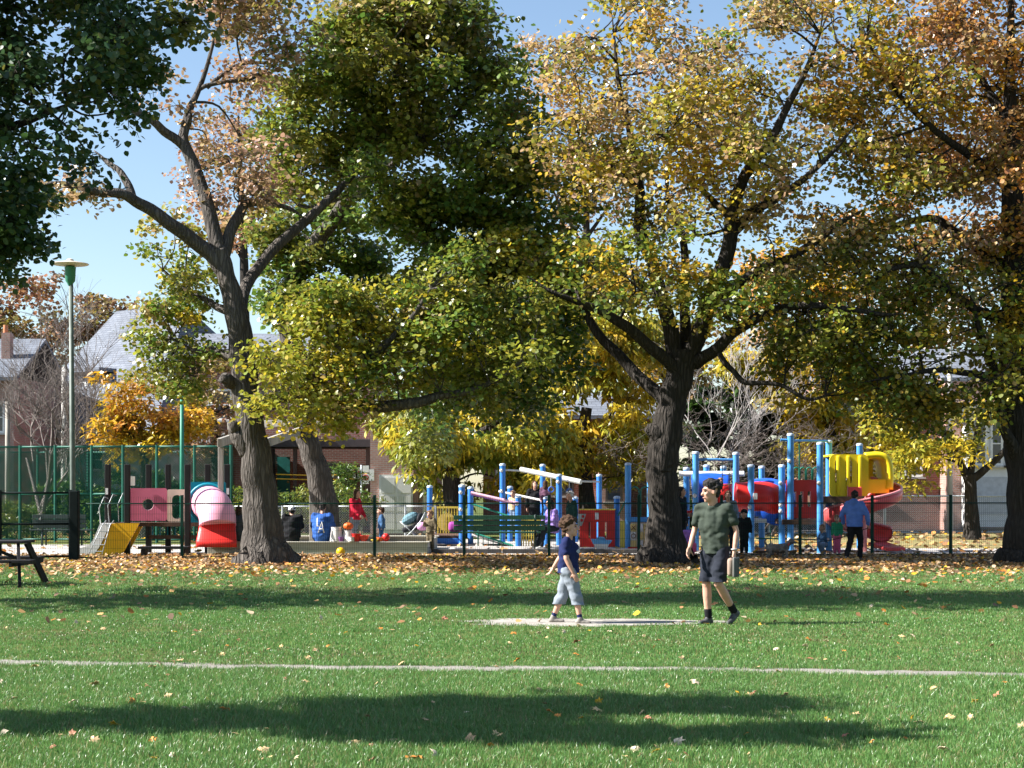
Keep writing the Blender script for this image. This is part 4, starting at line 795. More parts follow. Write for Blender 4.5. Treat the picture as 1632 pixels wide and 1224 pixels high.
for k in range(2): MB().box((X(262, 40.6), 40.5 + k * .2, .235), (1.2, .18, .06), None, .006).build('seat_plank', m_pic, ls)
for px in (230, 294): MB().box((X(px, 40.6), 40.6, .1), (.10, .34, .2)).build('leg', m_pic, ls)
# ------------------------------------------------------------------ sandbox and pergola
m_tim = mat('pale_timber', (.45, .42, .36), .85, .2, 5, bump=.004, stretch=(.15, 1, 1)); m_sandin = mat('box_sand', (.42, .37, .3), .95, .15, 4, bump=.01)
sb = empty('sandbox', (X(505, 42), 42, 0), 'long low sandbox edged with pale timber boards', 'sandbox')
xa, xb, ya, yb = X(331, 41.9), X(681, 41.9), 41.9, 47.5
for k in range(2): MB().box(((xa + xb) / 2, ya, .075 + k * .155), (xb - xa, .09, .15), None, .006).build('edge_board', m_tim, sb)
for k in range(2): MB().box(((xa + xb) / 2, yb, .075 + k * .155), (xb - xa, .09, .15), None, .006).build('edge_board', m_tim, sb)
for x in (xa + .05, xb - .05):
    for k in range(2): MB().box((x, (ya + yb) / 2, .075 + k * .155), (.09, yb - ya - .1, .148), None, .006).build('edge_board', m_tim, sb)
for y in (ya + .06, yb - .06): MB().box(((xa + xb) / 2, y, .325), (xb - xa + .1, .26, .035), None, .006).build('seat_board', m_tim, sb)
MB().box(((xa + xb) / 2, (ya + yb) / 2, .1), (xb - xa - .2, yb - ya - .2, .16)).build('sand', m_sandin, sb)
pg = empty('pergola', (X(425, 44), 44, 0), 'weathered grey timber pergola frame over the sandbox', 'pergola')
c4 = [P(352, 715, 42.6), P(424, 716, 42.6), P(392, 700, 47), P(497, 690, 46.4)]
for q in c4: MB().box((q.x, q.y, q.z / 2 + .04), (.125, .125, q.z - .02), None, .01).build('post', M_WOODG, pg)
for a, b in ((c4[0], c4[2]), (c4[1], c4[3])): MB().bar(a + (a - b) * .06 + Vector((0, 0, .16)), b + (b - a) * .08 + Vector((0, 0, .16)), .10, .22, bev=.01).build('beam', M_WOODG, pg)
MB().bar(c4[2] + Vector((-.5, 0, .36)), c4[3] + Vector((.6, 0, .36)), .1, .2, bev=.01).build('beam', M_WOODG, pg)
# ------------------------------------------------------------------ toddler play structure
tp = empty('toddler_play_structure', (X(260, 42.5), 42.5, 0), 'toddler play structure with black posts, pink hole panel and pink tube slide', 'play structure')
m_post = mat('black_post', (.010, .008, .008), .75, .2, 5); m_brn = mat('brown_deck', (.10, .055, .035), .7, .25, 5); m_pink = mat('pink_plastic', (.56, .13, .21), .42, .1, 3); m_cream = mat('cream_plastic', (.72, .60, .47), .4, .08, 3)
m_teal = mat('teal_plastic', (.0, .17, .24), .4, .1, 3); m_rosa = mat('pale_pink_plastic', (.78, .36, .47), .4, .1, 3); m_red = mat('red_plastic', (.66, .03, .025), .38, .1, 3); m_yel = mat('yellow_plastic', (.80, .42, .01), .4, .08, 3); m_wpl = mat('white_plastic', (.75, .72, .70), .4, .06, 3)
def rod(par, nm, m, a, b, r, n=10): return MB().cyl(a, b, r, n=n).build(nm, m, par, 'auto')
for px, dd in ((172, 42.2), (203, 41.9), (237, 43.6), (268, 43.6), (299, 42.0), (331, 43.6), (362, 43.4)):
    o = MB().box((X(px, dd), dd, Z(740, dd) / 2), (.135, .135, Z(740, dd)), None, .015).build('post', m_post, tp)
    if px in (172, 362): part_box('white_tag', m_wpl, o, px - 4 if px == 172 else px - 1, px if px == 172 else px + 3, 778, 788, dd - .09, .02)
def rrect(x0, x1, z0, z1, r, n=5):
    o = []
    for cx, cz, a0 in ((x1 - r, z1 - r, 0), (x0 + r, z1 - r, 90), (x0 + r, z0 + r, 180), (x1 - r, z0 + r, 270)):
        for k in range(n + 1): a = math.radians(a0 + 90 * k / n); o.append((cx + r * math.cos(a), cz + r * math.sin(a)))
    return o
def circ(cx, cz, r, n=24): return [(cx + r * math.cos(2 * math.pi * k / n), cz + r * math.sin(2 * math.pi * k / n)) for k in range(n)]
def pr(x0, x1, y0, y1, d, r=.06): return rrect(X(x0, d), X(x1, d), Z(y1, d), Z(y0, d), r)
d = 42.1; MB().prism(pr(207, 266, 778, 830, d), d - .03, d + .03, [circ(X(236, d), Z(804, d), .145)]).build('hole_panel', m_pink, tp)
MB().tube([(x, d, z) for x, z in circ(X(236, d), Z(804, d), .150) + [circ(X(236, d), Z(804, d), .150)[0]]], .02, 6, cap=False).build('hole_rim', mat('pale_rim', (.6, .4, .4), .4), tp, True)
d = 42.5; MB().prism(pr(267, 296, 780, 831, d, .04), d - .03, d + .03, [pr(274, 290, 789, 831 - 4, d, .11)]).build('arch_panel', m_cream, tp)
part_box('notice', m_wpl, tp, 207, 215, 759, 774, 42.0, .02)
d = 42.8; MB().prism(pr(301, 360, 768, 834, d, .05), d - .03, d + .03, [circ(X(329, d), Z(802, d), .40)]).build('slide_panel', m_teal, tp)
tb = catmull(np.array([P(332, 802, 42.85), P(334, 803, 42.5), P(340, 808, 42.1), P(346, 822, 41.85), P(347, 838, 41.75)]), 5)
MB().tube(tb, [.44] * 10 + [.45] * (len(tb) - 10), 22).build('tube_slide', m_rosa, tp, True)
MB().tube([(x, 42.62, z) for x, z in circ(X(331, 42.6), Z(802, 42.6), .47, 28) + [circ(X(331, 42.6), Z(802, 42.6), .47, 28)[0]]], .05, 8, cap=False).build('tube_ring', m_teal, tp, True)
# flared red exit of the slide
o = []; n = 20; ex = [(P(347, 830, 41.75), .44), (P(346, 845, 41.6), .46), (P(345, 862, 41.45), .50), (P(345, 872, 41.40), .50)]
q = MB(); vs = []; fs = []
for (cc, r) in ex:
    for k in range(n): a = 2 * math.pi * k / n; vs.append(cc + Vector((r * math.cos(a), r * .75 * math.sin(a) * (1 if math.sin(a) > 0 else .25), 0)))
for i in range(len(ex) - 1):
    for k in range(n): fs.append((i * n + k, i * n + (k + 1) % n, (i + 1) * n + (k + 1) % n, (i + 1) * n + k))
fs.append(tuple(range(n))); fs.append(tuple(range(3 * n, 4 * n))); q.add(vs, fs).build('slide_exit', m_red, tp, True)
for (a, b, y, dd) in ((172, 330, 836, 42.3), (237, 331, 856, 42.6)): part_box('beam', m_brn, tp, a, b, y - 3, y + 3, dd - .05, .1)
part_box('deck', m_brn, tp, 176, 358, 833.5, 837.5, 42.36, 1.2)
for k in range(5): part_box('rail_bar', m_teal, tp, 242 + k * 12, 244 + k * 12, 838, 856, 43.5, .03)
d = 41.7  # yellow slide: chute with white raised sides, and the steel ladder
side = [(X(151, d), .03), (X(160, d), .22), (X(178, d), Z(834, d)), (X(222, d), Z(834, d)), (X(198, d), .12), (X(188, d), .02)]
MB().prism(side, d, d + .05).build('slide_side', m_yel, tp); MB().prism(side, d + .6, d + .65).build('slide_side', m_yel, tp)
ch = [(X(125, d), .05), (X(128, d), .19), (X(142, d), .25), (X(150, d), .42), (X(160, d), Z(834, d)), (X(177, d), Z(834.3, d)), (X(159, d), .22), (X(150, d), .03)]
MB().prism(ch, d - .04, d + .69).build('slide_chute', m_wpl, tp)
for s in (0, .38): MB().tube([(X(141, 41.3) + s * .9, 41.2, 0), (X(158, 41.3) + s * .5, 41.6, Z(838, 41.3)), (X(163, 41.3) + s * .5, 41.7, Z(830, 41.3))], .012, 8).build('ladder_rail', M_GALV, tp, True)
for k in range(4): z = .12 + k * .16; rod(tp, 'ladder_rung', M_GALV, (X(141, 41.3) + .05 + k * .055, 41.25 + k * .08, z), (X(141, 41.3) + .36 + k * .03, 41.25 + k * .08, z), .010)
for k, (px, yy) in enumerate(((166, 780), (180, 776), (196, 774))): MB().tube([P(px - 6, 836, 42), P(px - 8, yy + 30, 41.9), P(px, yy + 12, 41.9), P(px + 6, yy + 14, 42)], .012, 8).build('hand_hoop', M_GALV, tp, True)
# ------------------------------------------------------------------ blue ramp and balance structure
m_blue = mat('blue_post', (.035, .17, .52), .4, .08, 4); m_bcap = mat('post_cap', (.42, .50, .62), .4); m_bar = mat('pale_bar', (.56, .56, .53), .4, .08, 5); m_gr = mat('green_rail', (.01, .16, .11), .45); m_yp = mat('yellow_bars', (.85, .62, .10), .4, .08, 3); m_pur = mat('purple_tube', (.30, .12, .40), .4)
def bpost(par, px, y0, d, m=None, r=.085, yb=None):
    zt = Z(y0, d); x = X(px, d); o = MB().cyl((x, d, 0), (x, d, zt - .03), r, n=14).build('post', m or m_blue, par, 'auto')
    MB().lathe([(r * 1.12, 0), (r * 1.12, .04), (r * .9, .065), (r * .3, .075)], (x, d, zt - .045), 14).build('cap', m_bcap, o, 'auto'); return o
def clamp(par, px, py, d): MB().sphere(P(px, py, d - .085), .055).build('clamp', m_bar, par, True)
rs = empty('ramp_structure', (X(830, 50), 50, 0), 'blue-posted ramp bridge with yellow barred panels and a sloping pale bar', 'play structure')
for px, y0, d in ((685, 775, 52), (736, 774, 48.6), (750, 777, 50.6), (801, 740, 51), (813, 776, 53), (826, 791, 48.6), (865, 741, 52.5), (871, 793, 48.6), (891, 757, 49.5), (955, 757, 52.5), (917, 793, 52.5), (983, 792, 47.6)): bpost(rs, px, y0, d)
def bars_panel(par, x0, x1, y0, y1, d, n, m, nm='bar'):
    f = MB().prism([(X(x0, d), Z(y1, d)), (X(x1, d), Z(y1, d)), (X(x1, d), Z(y0, d)), (X(x0, d), Z(y0, d))], d - .025, d + .025, [[(X(x0, d) + .06, Z(y1, d) + .06), (X(x1, d) - .06, Z(y1, d) + .06), (X(x1, d) - .06, Z(y0, d) - .06), (X(x0, d) + .06, Z(y0, d) - .06)]]).build('barred_panel', m, par)
    for k in range(n): x = X(x0, d) + .06 + (X(x1, d) - X(x0, d) - .12) * (k + .5) / n; MB().box((x, d, (Z(y0, d) + Z(y1, d)) / 2), (.035, .03, Z(y0, d) - Z(y1, d) - .13)).build(nm, m, f)
bars_panel(rs, 688, 734, 807, 853, 51.5, 9, m_yp); bars_panel(rs, 829, 869, 828, 874, 48.8, 8, m_yp); 
MB().prism(circ(X(712, 51.7), Z(832, 51.7), .28), 51.56, 51.6).build('bubble', mat('yellow_bubble', (.85, .7, .35), .3), rs)
part_box('kick_board', m_blue, rs, 687, 737, 858, 867, 48.7, .06, .01); part_box('timber_edge', mat('dark_timber', (.07, .065, .065), .8, .3, 4), rs, 684, 740, 867.5, 876, 48.4, .15)
part_box('deck', m_brn, rs, 690, 736, 853.5, 858, 48.8, 2.6)
rod(rs, 'ramp_rail', mat('pink_rail', (.62, .36, .46), .4), P(751, 785, 49), P(826, 802, 48.5), .04); rod(rs, 'ramp_rail', m_pur, P(751, 787.5, 49.03), P(826, 804.5, 48.53), .03); rod(rs, 'ramp_rail', m_wpl, P(795, 783, 52.6), P(871, 799, 52.0), .035)
for yy in (803, 848): rod(rs, 'green_rail', m_gr, P(752, yy, 49), P(818, yy + 22, 48.5), .028)
for px in (762, 798): rod(rs, 'green_post', m_gr, P(px, 838, 48.9), P(px, 874, 48.9), .022)
for k in range(7): rod(rs, 'green_bar', m_gr, P(762 + k * 8, 852 + k * 2.4, 48.7), P(762 + k * 8, 872, 48.7), .012, 6)
MB().add([P(752, 850, 49), P(826, 872, 48.6), P(826, 873, 50.6), P(752, 852, 51), P(752, 853, 49), P(826, 874, 48.6), P(826, 875, 50.6), P(752, 855, 51)], [(0, 1, 2, 3), (4, 7, 6, 5), (0, 4, 5, 1), (1, 5, 6, 2), (2, 6, 7, 3), (3, 7, 4, 0)]).build('ramp', m_wpl, rs)
rod(rs, 'balance_bar', m_bar, P(830, 748, 50.6), P(926, 768, 49.4), .075, 14); rod(rs, 'bar_rod', M_GALV, P(803, 749, 51), P(866, 752, 52.4), .025); rod(rs, 'bar_rod', M_GALV, P(922, 767, 49.4), P(955, 768, 52.4), .025)
for px, y0 in ((878, 762), (907, 765)):
    MB().tube([P(px, y0, 49.6), P(px + .5, y0 + 14, 49.6)], .014, 6).build('chain', M_GALV, rs); rg = circ(X(px + .5, 49.6), Z(y0 + 18, 49.6), .075, 16); MB().tube([(x, 49.6, z) for x, z in rg + [rg[0]]], .02, 6, cap=False).build('ring', mat('ring_blue', (.04, .12, .4), .4), rs, True)
for px, py, d in ((736, 785, 48.6), (736, 812, 48.6), (736, 868, 48.6), (801, 750, 51), (801, 783, 51), (826, 803, 48.6), (891, 768, 49.5), (865, 782, 52.5)): clamp(rs, px - 2, py, d)
rp = [(X(924, 47.5), .02), (X(980, 47.5), .02), (X(980, 47.5), Z(813, 47.5)), (X(924, 47.5), Z(813, 47.5))]
slots = [pr(a, a + 2.2, 832, 858, 47.5, .018) for a in (938, 951, 964)]
o = MB().prism(rp, 47.47, 47.53, slots).build('red_panel', m_red, rs); part_box('panel_top', m_yp, o, 923, 981, 811, 813, 47.46, .09); part_box('notice', m_wpl, o, 948.5, 954, 817, 828, 47.44, .02)
for a in (938, 951, 964): part_box('slot_rim', mat('pink_rim', (.8, .25, .22), .4), o, a + 2.4, a + 3.4, 832, 858, 47.45, .02)
rk = [(X(922, 47.4), Z(819, 47.4)), (X(934, 47.4), Z(819, 47.4)), (X(930, 47.4), Z(830, 47.4)), (X(927, 47.4), Z(838, 47.4)), (X(920, 47.4), Z(838, 47.4))]
MB().prism(rk, 47.3, 47.38, [circ(X(929, 47.4), Z(823, 47.4), .045, 10), circ(X(927, 47.4), Z(829, 47.4), .045, 10)]).build('grip_board', mat('grey_board', (.38, .40, .36), .7), rs)
# spring boat
bt = empty('spring_boat', (X(958, 45), 45, 0), 'small blue and white boat rider in front of the red panel', 'play boat')
d = 45; hull = [(X(946, d), Z(866, d)), (X(970, d), Z(866, d)), (X(967, d), Z(874, d)), (X(949, d), Z(874, d))]; gun = [(X(942, d), Z(859, d)), (X(975, d), Z(861, d)), (X(971, d), Z(866.5, d)), (X(945, d), Z(866.5, d))]
MB().prism(hull, d - .2, d + .2).build('hull', m_wpl, bt); MB().prism(gun, d - .24, d + .24).build('gunwale', mat('boat_blue', (.10, .32, .62), .4), bt); MB().prism([(X(950, d), Z(859.5, d)), (X(966, d), Z(860, d)), (X(962, d), Z(856, d)), (X(953, d), Z(855.5, d))], d - .15, d + .15).build('seat', mat('boat_blue2', (.16, .42, .70), .4), bt)
MB().tube([(X(958, d) + .07 * math.cos(k * .8), d + .07 * math.sin(k * .8), k * .008) for k in range(14)], .015, 6).build('spring', m_bd, bt)
# ------------------------------------------------------------------ main blue, red and yellow play structure
ps = empty('play_structure', (X(1220, 45), 45, 0), 'large blue-posted play structure with red tube, red panel, yellow hood and spiral slide', 'play structure')
m_blue2 = mat('sky_blue_post', (.07, .27, .60), .4, .08, 4); m_tubeb = mat('blue_tube', (.02, .10, .56), .35, .1, 3)
for px, y0, d in ((1001, 739, 47), (1036, 765, 48.5), (1094, 746, 47.5), (1109, 721, 44.6), (1126, 742, 47), (1153, 744, 48), (1173, 722, 44.6), (1197, 742, 43.6), (1214, 744, 46.5), (1246, 742, 43.6), (1260, 692, 43.4), (1307, 706, 43.2), (1321, 703, 44.6), (1370, 708, 47)): bpost(ps, px, y0, d, m_blue2)
# tic-tac-toe panel
d = 47; part_box('yellow_strip', m_yp, ps, 988, 998, 830, 874, 47.3, .06); part_box('kick_board', m_blue2, ps, 1001, 1038, 824, 832, 46.9, .06)
tt = empty('noughts_and_crosses_panel', (X(1019, 46.9), 46.9, Z(853, 46.9))); tt.parent = ps; tt.location = Vector(tt.location) - ps.location
fr = part_box('panel_board', m_cream, tt, 1003, 1036, 833, 875, 46.95, .05); m_xb = mat('mark_brown', (.18, .09, .04), .6); m_cell = mat('cell_yellow', (.80, .58, .22), .4, .1)
for i in range(3):
    for j in range(3):
        a, b = 1005 + i * 10.5, 835 + j * 13.3; ce = part_box('cell', m_cell if (i + j) % 2 == 0 or i == 2 else m_wpl, tt, a, a + 9.3, b, b + 11.8, 46.9, .06, .01); c = P(a + 4.6, b + 5.9, 46.885)
        if (i, j) in ((0, 0), (2, 0), (2, 1)):
            for s in (-1, 1): MB().bar(c + Vector((-.055, 0, .06 * s)), c + Vector((.055, 0, -.06 * s)), .02, .022).build('cross', m_xb, ce)
        elif (i, j) in ((2, 2), (0, 1)): MB().tube([c + Vector((.06 * math.cos(k * .5236), 0, .06 * math.sin(k * .5236))) for k in range(13)], .012, 5, cap=False).build('nought', m_xb, ce)
part_box('sill', m_red, ps, 1001, 1038, 872, 877, 46.6, .12)
def arches(par, x0, x1, y0, y1, d, n, m):
    wv = (x1 - x0) / n
    for k in range(n):
        a = x0 + k * wv; r = wv * .42; pts = [P(a + wv * .08, y1, d), P(a + wv * .08, y0 + r, d)] + [P(a + wv / 2 - r * math.cos(q * math.pi / 8), y0 + r - r * math.sin(q * math.pi / 8), d) for q in range(1, 8)] + [P(a + wv * .92, y0 + r, d), P(a + wv * .92, y1, d)]
        MB().tube(pts, .018, 6).build('arch_bar', m, par, True)
arches(ps, 1003, 1037, 776, 823, 47, 2, m_gr); arches(ps, 1264, 1305, 745, 768, 46, 4, m_gr); arches(ps, 1322, 1345, 736, 788, 45, 3, m_yp); arches(ps, 1320, 1335, 735, 788, 46, 2, m_gr)
rod(ps, 'side_brace', m_gr, P(985, 822, 47.3), P(1001, 790, 47), .02); rod(ps, 'white_bar', m_wpl, P(1083, 755, 47.2), P(1186, 755, 46.6), .075, 14)
rod(ps, 'top_bar', m_blue2, P(1109, 732, 44.6), P(1173, 733, 44.6), .035); rod(ps, 'top_bar', m_blue2, P(1244, 701, 43.4), P(1262, 702, 43.4), .035); rod(ps, 'top_bar', m_blue2, P(1260, 702, 43.4), P(1321, 703, 44.6), .03)
rod(ps, 'rope', m_gr, P(1274, 704, 43.6), P(1274, 765, 43.8), .015, 6)
for k in range(5): rod(ps, 'net_rope', m_bd, P(1151, 742 + k * 16, 45), P(1176, 737 + k * 16, 44.7), .013, 6)
for px in (1162, 1151): rod(ps, 'net_rope', m_bd, P(px, 735, 45), P(px, 815, 45), .013, 6)
tbx = catmull(np.array([P(1172, 792, 43.9), P(1190, 792, 43.9), P(1212, 791, 43.95), P(1226, 793, 44.1), P(1236, 799, 44.5)]), 4); MB().tube(tbx, [.385] * (len(tbx) - 3) + [.38, .36, .33], 26).build('crawl_tube', m_red, ps, True)
rg = P(1168, 792, 43.9); part_box('notice', m_wpl, ps, 1201, 1207, 786, 796, 43.47, .05)
MB().tube(catmull(np.array([P(1200, 794, 45.0), P(1226, 792, 45.0), P(1240, 800, 44.7), P(1243, 815, 44.4)]), 4), .50, 24).build('blue_tube', m_tubeb, ps, True)
MB().tube(catmull(np.array([P(1105, 780, 46.2), P(1130, 778, 46.2), P(1160, 780, 46.2)]), 4), .42, 22).build('blue_tube', m_tubeb, ps, True)
MB().tube([P(1138, 790, 45.4), P(1166, 790, 45.2)], .32, 20).build('crawl_tube', m_red, ps, True)
d = 43.5; o = MB().prism(pr(1253, 1305, 765, 826, d, .03), d - .03, d + .03, [pr(a, a + 4, 783, 808, d, .03) for a in (1264, 1275, 1287)]).build('red_panel', m_red, ps)
for a in (1264, 1275, 1287): part_box('slot_rim', mat('pink_rim', (.8, .25, .22), .4), o, a + 4.2, a + 5.4, 783, 808, d - .05, .02)
part_box('deck', m_brn, ps, 1248, 1312, 828, 836, 43.3, 1.6); part_box('deck', m_brn, ps, 1313, 1378, 791, 801, 43.4, 2.6); part_box('deck', m_brn, ps, 1100, 1180, 818, 824, 44.6, 2.4); part_box('step', m_brn, ps, 1205, 1268, 878, 884, 42.6, .5)
part_box('toy_panel', m_red, ps, 1086, 1104, 814, 821, 45.5, .2)
for px, py, d in ((1197, 808, 43.6), (1246, 770, 43.6), (1246, 805, 43.6), (1260, 735, 43.4), (1307, 770, 43.2), (1260, 860, 43.4), (1246, 815, 43.6), (1109, 790, 44.6), (1321, 860, 44.6)): clamp(ps, px - 2, py, d)
part_box('shelf', m_bar, ps, 1198, 1222, 827, 833, 43.6, .8); rod(ps, 'low_rail', m_gr, P(1205, 858, 45), P(1300, 860, 45), .02); rod(ps, 'low_rail', m_gr, P(1228, 840, 45), P(1228, 876, 45), .015)
# yellow hood over the top platform
def hood(par, x0, x1, y0, y1, d0, d1, m):
    """vaulted plastic shell with window openings on the near side"""
    xa, xb, za, zb = X(x0, d0), X(x1, d0), Z(y1, d0), Z(y0, d0); out = rrect(xa, xb, za, zb, .14); wn = [rrect(xa + (xb - xa) * a, xa + (xb - xa) * b, za + (zb - za) * .32, za + (zb - za) * .86, .05) for a, b in ((.14, .26), (.42, .58))]
    return MB().prism(out, d0 - .03, d0 + .03, wn).build('hood_side', m, par), (xa, xb, za, zb)
m_hy = mat('hood_yellow', (.85, .66, .02), .38, .06, 3)
hs, bb = hood(ps, 1322, 1384, 724, 792, 43.6, 44.9, m_hy); hood(ps, 1322, 1384, 724, 792, 45.0, 46, m_hy)
for i, a in enumerate((1336, 1352, 1371)): MB().box((X(a, 43.55), 43.55, (bb[2] + bb[3]) / 2), (.09, .05, bb[3] - bb[2] - .08), None, .02).build('rib', m_hy, hs, True)
MB().box(((bb[0] + bb[1]) / 2, 44.3, bb[3] - .03), (bb[1] - bb[0] - .1, 1.34, .06), None, .02).build('hood_roof', m_hy, ps, True)
cv = catmull(np.array([(X(1378, 43.7), 43.7, Z(727, 43.7)), (X(1402, 43.7), 43.7, Z(726, 43.7)), (X(1414, 43.7), 43.7, Z(734, 43.7)), (X(1418, 43.7), 43.7, Z(755, 43.7)), (X(1417, 43.7), 43.7, Z(780, 43.7))]), 5)
MB().tube(cv, .10, 10).build('hood_arch', m_hy, ps, True)
vs = []; 
for p in cv: vs += [(p[0], 43.75, p[2]), (p[0], 45.0, p[2]), (p[0] - .05, 43.75, p[2] - .05), (p[0] - .05, 45.0, p[2] - .05)]
fs = []
for i in range(len(cv) - 1): a = 4 * i; b = a + 4; fs += [(a, a + 1, b + 1, b), (a + 2, b + 2, b + 3, a + 3), (a, b, b + 2, a + 2), (a + 1, a + 3, b + 3, b + 1)]
MB().add(vs, fs).build('hood_end', m_hy, ps, True)
MB().prism(pr(1376, 1417, 727, 792, 44.9, .2), 44.97, 45.03, [pr(1392, 1403, 736, 766, 44.9, .04)]).build('hood_far_side', m_hy, ps)
MB().prism([(X(1380, 43.7), Z(764, 43.7)), (X(1416, 43.7), Z(764, 43.7)), (X(1417, 43.7), Z(786, 43.7)), (X(1380, 43.7), Z(786, 43.7))], 43.68, 43.74).build('hood_skirt', m_hy, ps)
# spiral slide: trough swept round a falling helix, with a rolled lip
cx, cy = X(1382, 43.6), 44.1; R0 = .62; N = 34; prof = [(-.34, .30), (-.33, .10), (-.22, 0), (0, -.05), (.22, 0), (.33, .10), (.34, .30)]; th = .05
vs = []; fs = []; lipo = []; lipi = []; z0 = Z(778, 43.6)
for i in range(N + 1):
    t_ = i / N; a = math.radians(70 - 400 * t_); z = z0 - (z0 - .32) * t_ ** .95; rad = R0
    for sgn in (0, 1):
        for (u, hgt) in prof:
            k = 1 + sgn * .14; vs.append(Vector((cx + (rad + u * k) * math.cos(a), cy + (rad + u * k) * math.sin(a), z + hgt - sgn * th)))
    lipo.append(Vector((cx + (rad + .36) * math.cos(a), cy + (rad + .36) * math.sin(a), z + .30))); lipi.append(Vector((cx + (rad - .36) * math.cos(a), cy + (rad - .36) * math.sin(a), z + .30)))
np_ = len(prof)
for i in range(N):
    A = i * 2 * np_; B = A + 2 * np_
    for k in range(np_ - 1): fs += [(A + k, A + k + 1, B + k + 1, B + k), (A + np_ + k, B + np_ + k, B + np_ + k + 1, A + np_ + k + 1)]
    for k in (0, np_ - 1): fs.append((A + k, B + k, B + np_ + k, A + np_ + k))
m_sl = mat('slide_red', (.68, .09, .09), .36, .1, 3)
sp = MB().add(vs, fs).build('spiral_slide', m_sl, ps, True); MB().tube(lipo, .035, 8).build('slide_lip', mat('slide_pink', (.75, .28, .30), .36), sp, True); MB().tube(lipi, .035, 8).build('slide_lip', mat('slide_pink', (.75, .28, .30), .36), sp, True)
e0 = vs[N * 2 * np_ + 3]; MB().bar(e0 + Vector((-.1, 0, -.06)), Vector((X(1424, 43.6), 43.3, .10)), .55, .10, bev=.03).build('slide_run_out', m_sl, ps); part_box('slide_entry', m_sl, ps, 1352, 1374, 776, 792, 43.5, .07, .02); part_box('slide_entry_rim', mat('slide_pink', (.75, .28, .30), .36), ps, 1350.5, 1351.8, 774, 798, 43.49, .09)
MB().cyl((cx, cy, 0), (cx, cy, z0 - .2), .10, n=14).build('slide_column', mat('slide_pink', (.75, .28, .30), .36), ps, True)
# timber edging of the play area
for a, b in ((690, 800), (800, 920), (920, 1040)):
    o = part_box('timber_edging', mat('dark_timber', (.07, .065, .065), .8, .3, 4), None, a + .5, b - .5, 875, 884, 43.0, .14, .012); tag(o, {690: 'dark timber edging under the bench, left length', 800: 'dark timber edging beside the bench, middle length', 920: 'dark timber edging below the red panel, right length'}[a], 'edging', 'timber edging of the play area')
# ------------------------------------------------------------------ small things
def ball(label, px, d, r, m, z=0, nm='ball', cat='ball'): 
    o = MB().sphere((0, 0, 0), r, nu=18, nv=12).build(nm, m, None, True); o.location = (X(px, d), d, z + r); return tag(o, label, cat)
pk = empty('pumpkin', (X(555, 42.0), 42.0, .62), 'orange pumpkin on the white tub at the sandbox edge', 'pumpkin')
q = MB(); vs = []; fs = []; nu, nv = 28, 10
for j in range(nv + 1):
    ph = math.pi * j / nv
    for i in range(nu): a = 2 * math.pi * i / nu; r = .12 * math.sin(ph) * (1 + .07 * math.cos(a * 7)); vs.append(Vector(pk.location) + Vector((r * math.cos(a), r * math.sin(a), .10 + .10 * -math.cos(ph) * (1 - .15 * (1 - math.sin(ph))))))
for j in range(nv):
    for i in range(nu): fs.append((j * nu + i, j * nu + (i + 1) % nu, (j + 1) * nu + (i + 1) % nu, (j + 1) * nu + i))
q.add(vs, fs).build('body', mat('pumpkin_orange', (.75, .13, .02), .5, .12, 6), pk, True); MB().cyl(Vector(pk.location) + Vector((0, 0, .19)), Vector(pk.location) + Vector((.02, 0, .25)), .018, .012).build('stem', mat('stem', (.2, .2, .08), .8), pk)
ball('yellow ball lying on the ground in front of the sandbox', 543, 41.3, .11, mat('yellow_ball', (.85, .50, .01), .4))
def tub(label, px, d, z, r0, r1, h, m, nm='tub', cat='toy'):
    o = MB().lathe([(r0 * .9, 0), (r0, .01), (r1, h), (r1 * 1.06, h), (r1 * 1.06, h + .015), (r1 * .95, h + .015), (r0 * .9, .03)], (0, 0, 0), 20).build(nm, m, None, 'auto'); o.location = (X(px, d), d, z); return tag(o, label, cat)
tub('tall white plastic tub on the sandbox edge beside the person with blue jacket', 536, 42.0, .343, .17, .12, .34, m_wpl)
tub('white upturned tub under the pumpkin', 555, 42.0, .343, .15, .10, .26, m_wpl); tub('red toy bucket on the sandbox edge', 568, 41.95, .343, .09, .12, .18, m_red, 'bucket', 'bucket'); tub('red toy bowl on the sandbox edge next to the red bucket', 580, 41.95, .343, .08, .13, .14, mat('red_toy', (.7, .08, .06), .4), 'bowl', 'bowl')
tub('small purple pot on the sandbox edge', 543, 41.9, .343, .06, .07, .1, m_pur, 'pot', 'pot'); tub('white toy pot in front of the pumpkin', 560, 41.88, .343, .08, .07, .10, m_wpl, 'pot', 'pot'); tub('orange toy bowl at the fence post on the sandbox edge', 606, 41.95, .343, .06, .09, .09, mat('orange_toy', (.75, .15, .05), .4), 'bowl', 'bowl')
ball('small round red toy ball at the right end of the toys', 615, 41.95, .10, m_red, .343); tub('flat yellow toy sieve on the sandbox edge', 597, 41.9, .343, .09, .10, .04, m_yp, 'sieve', 'toy')
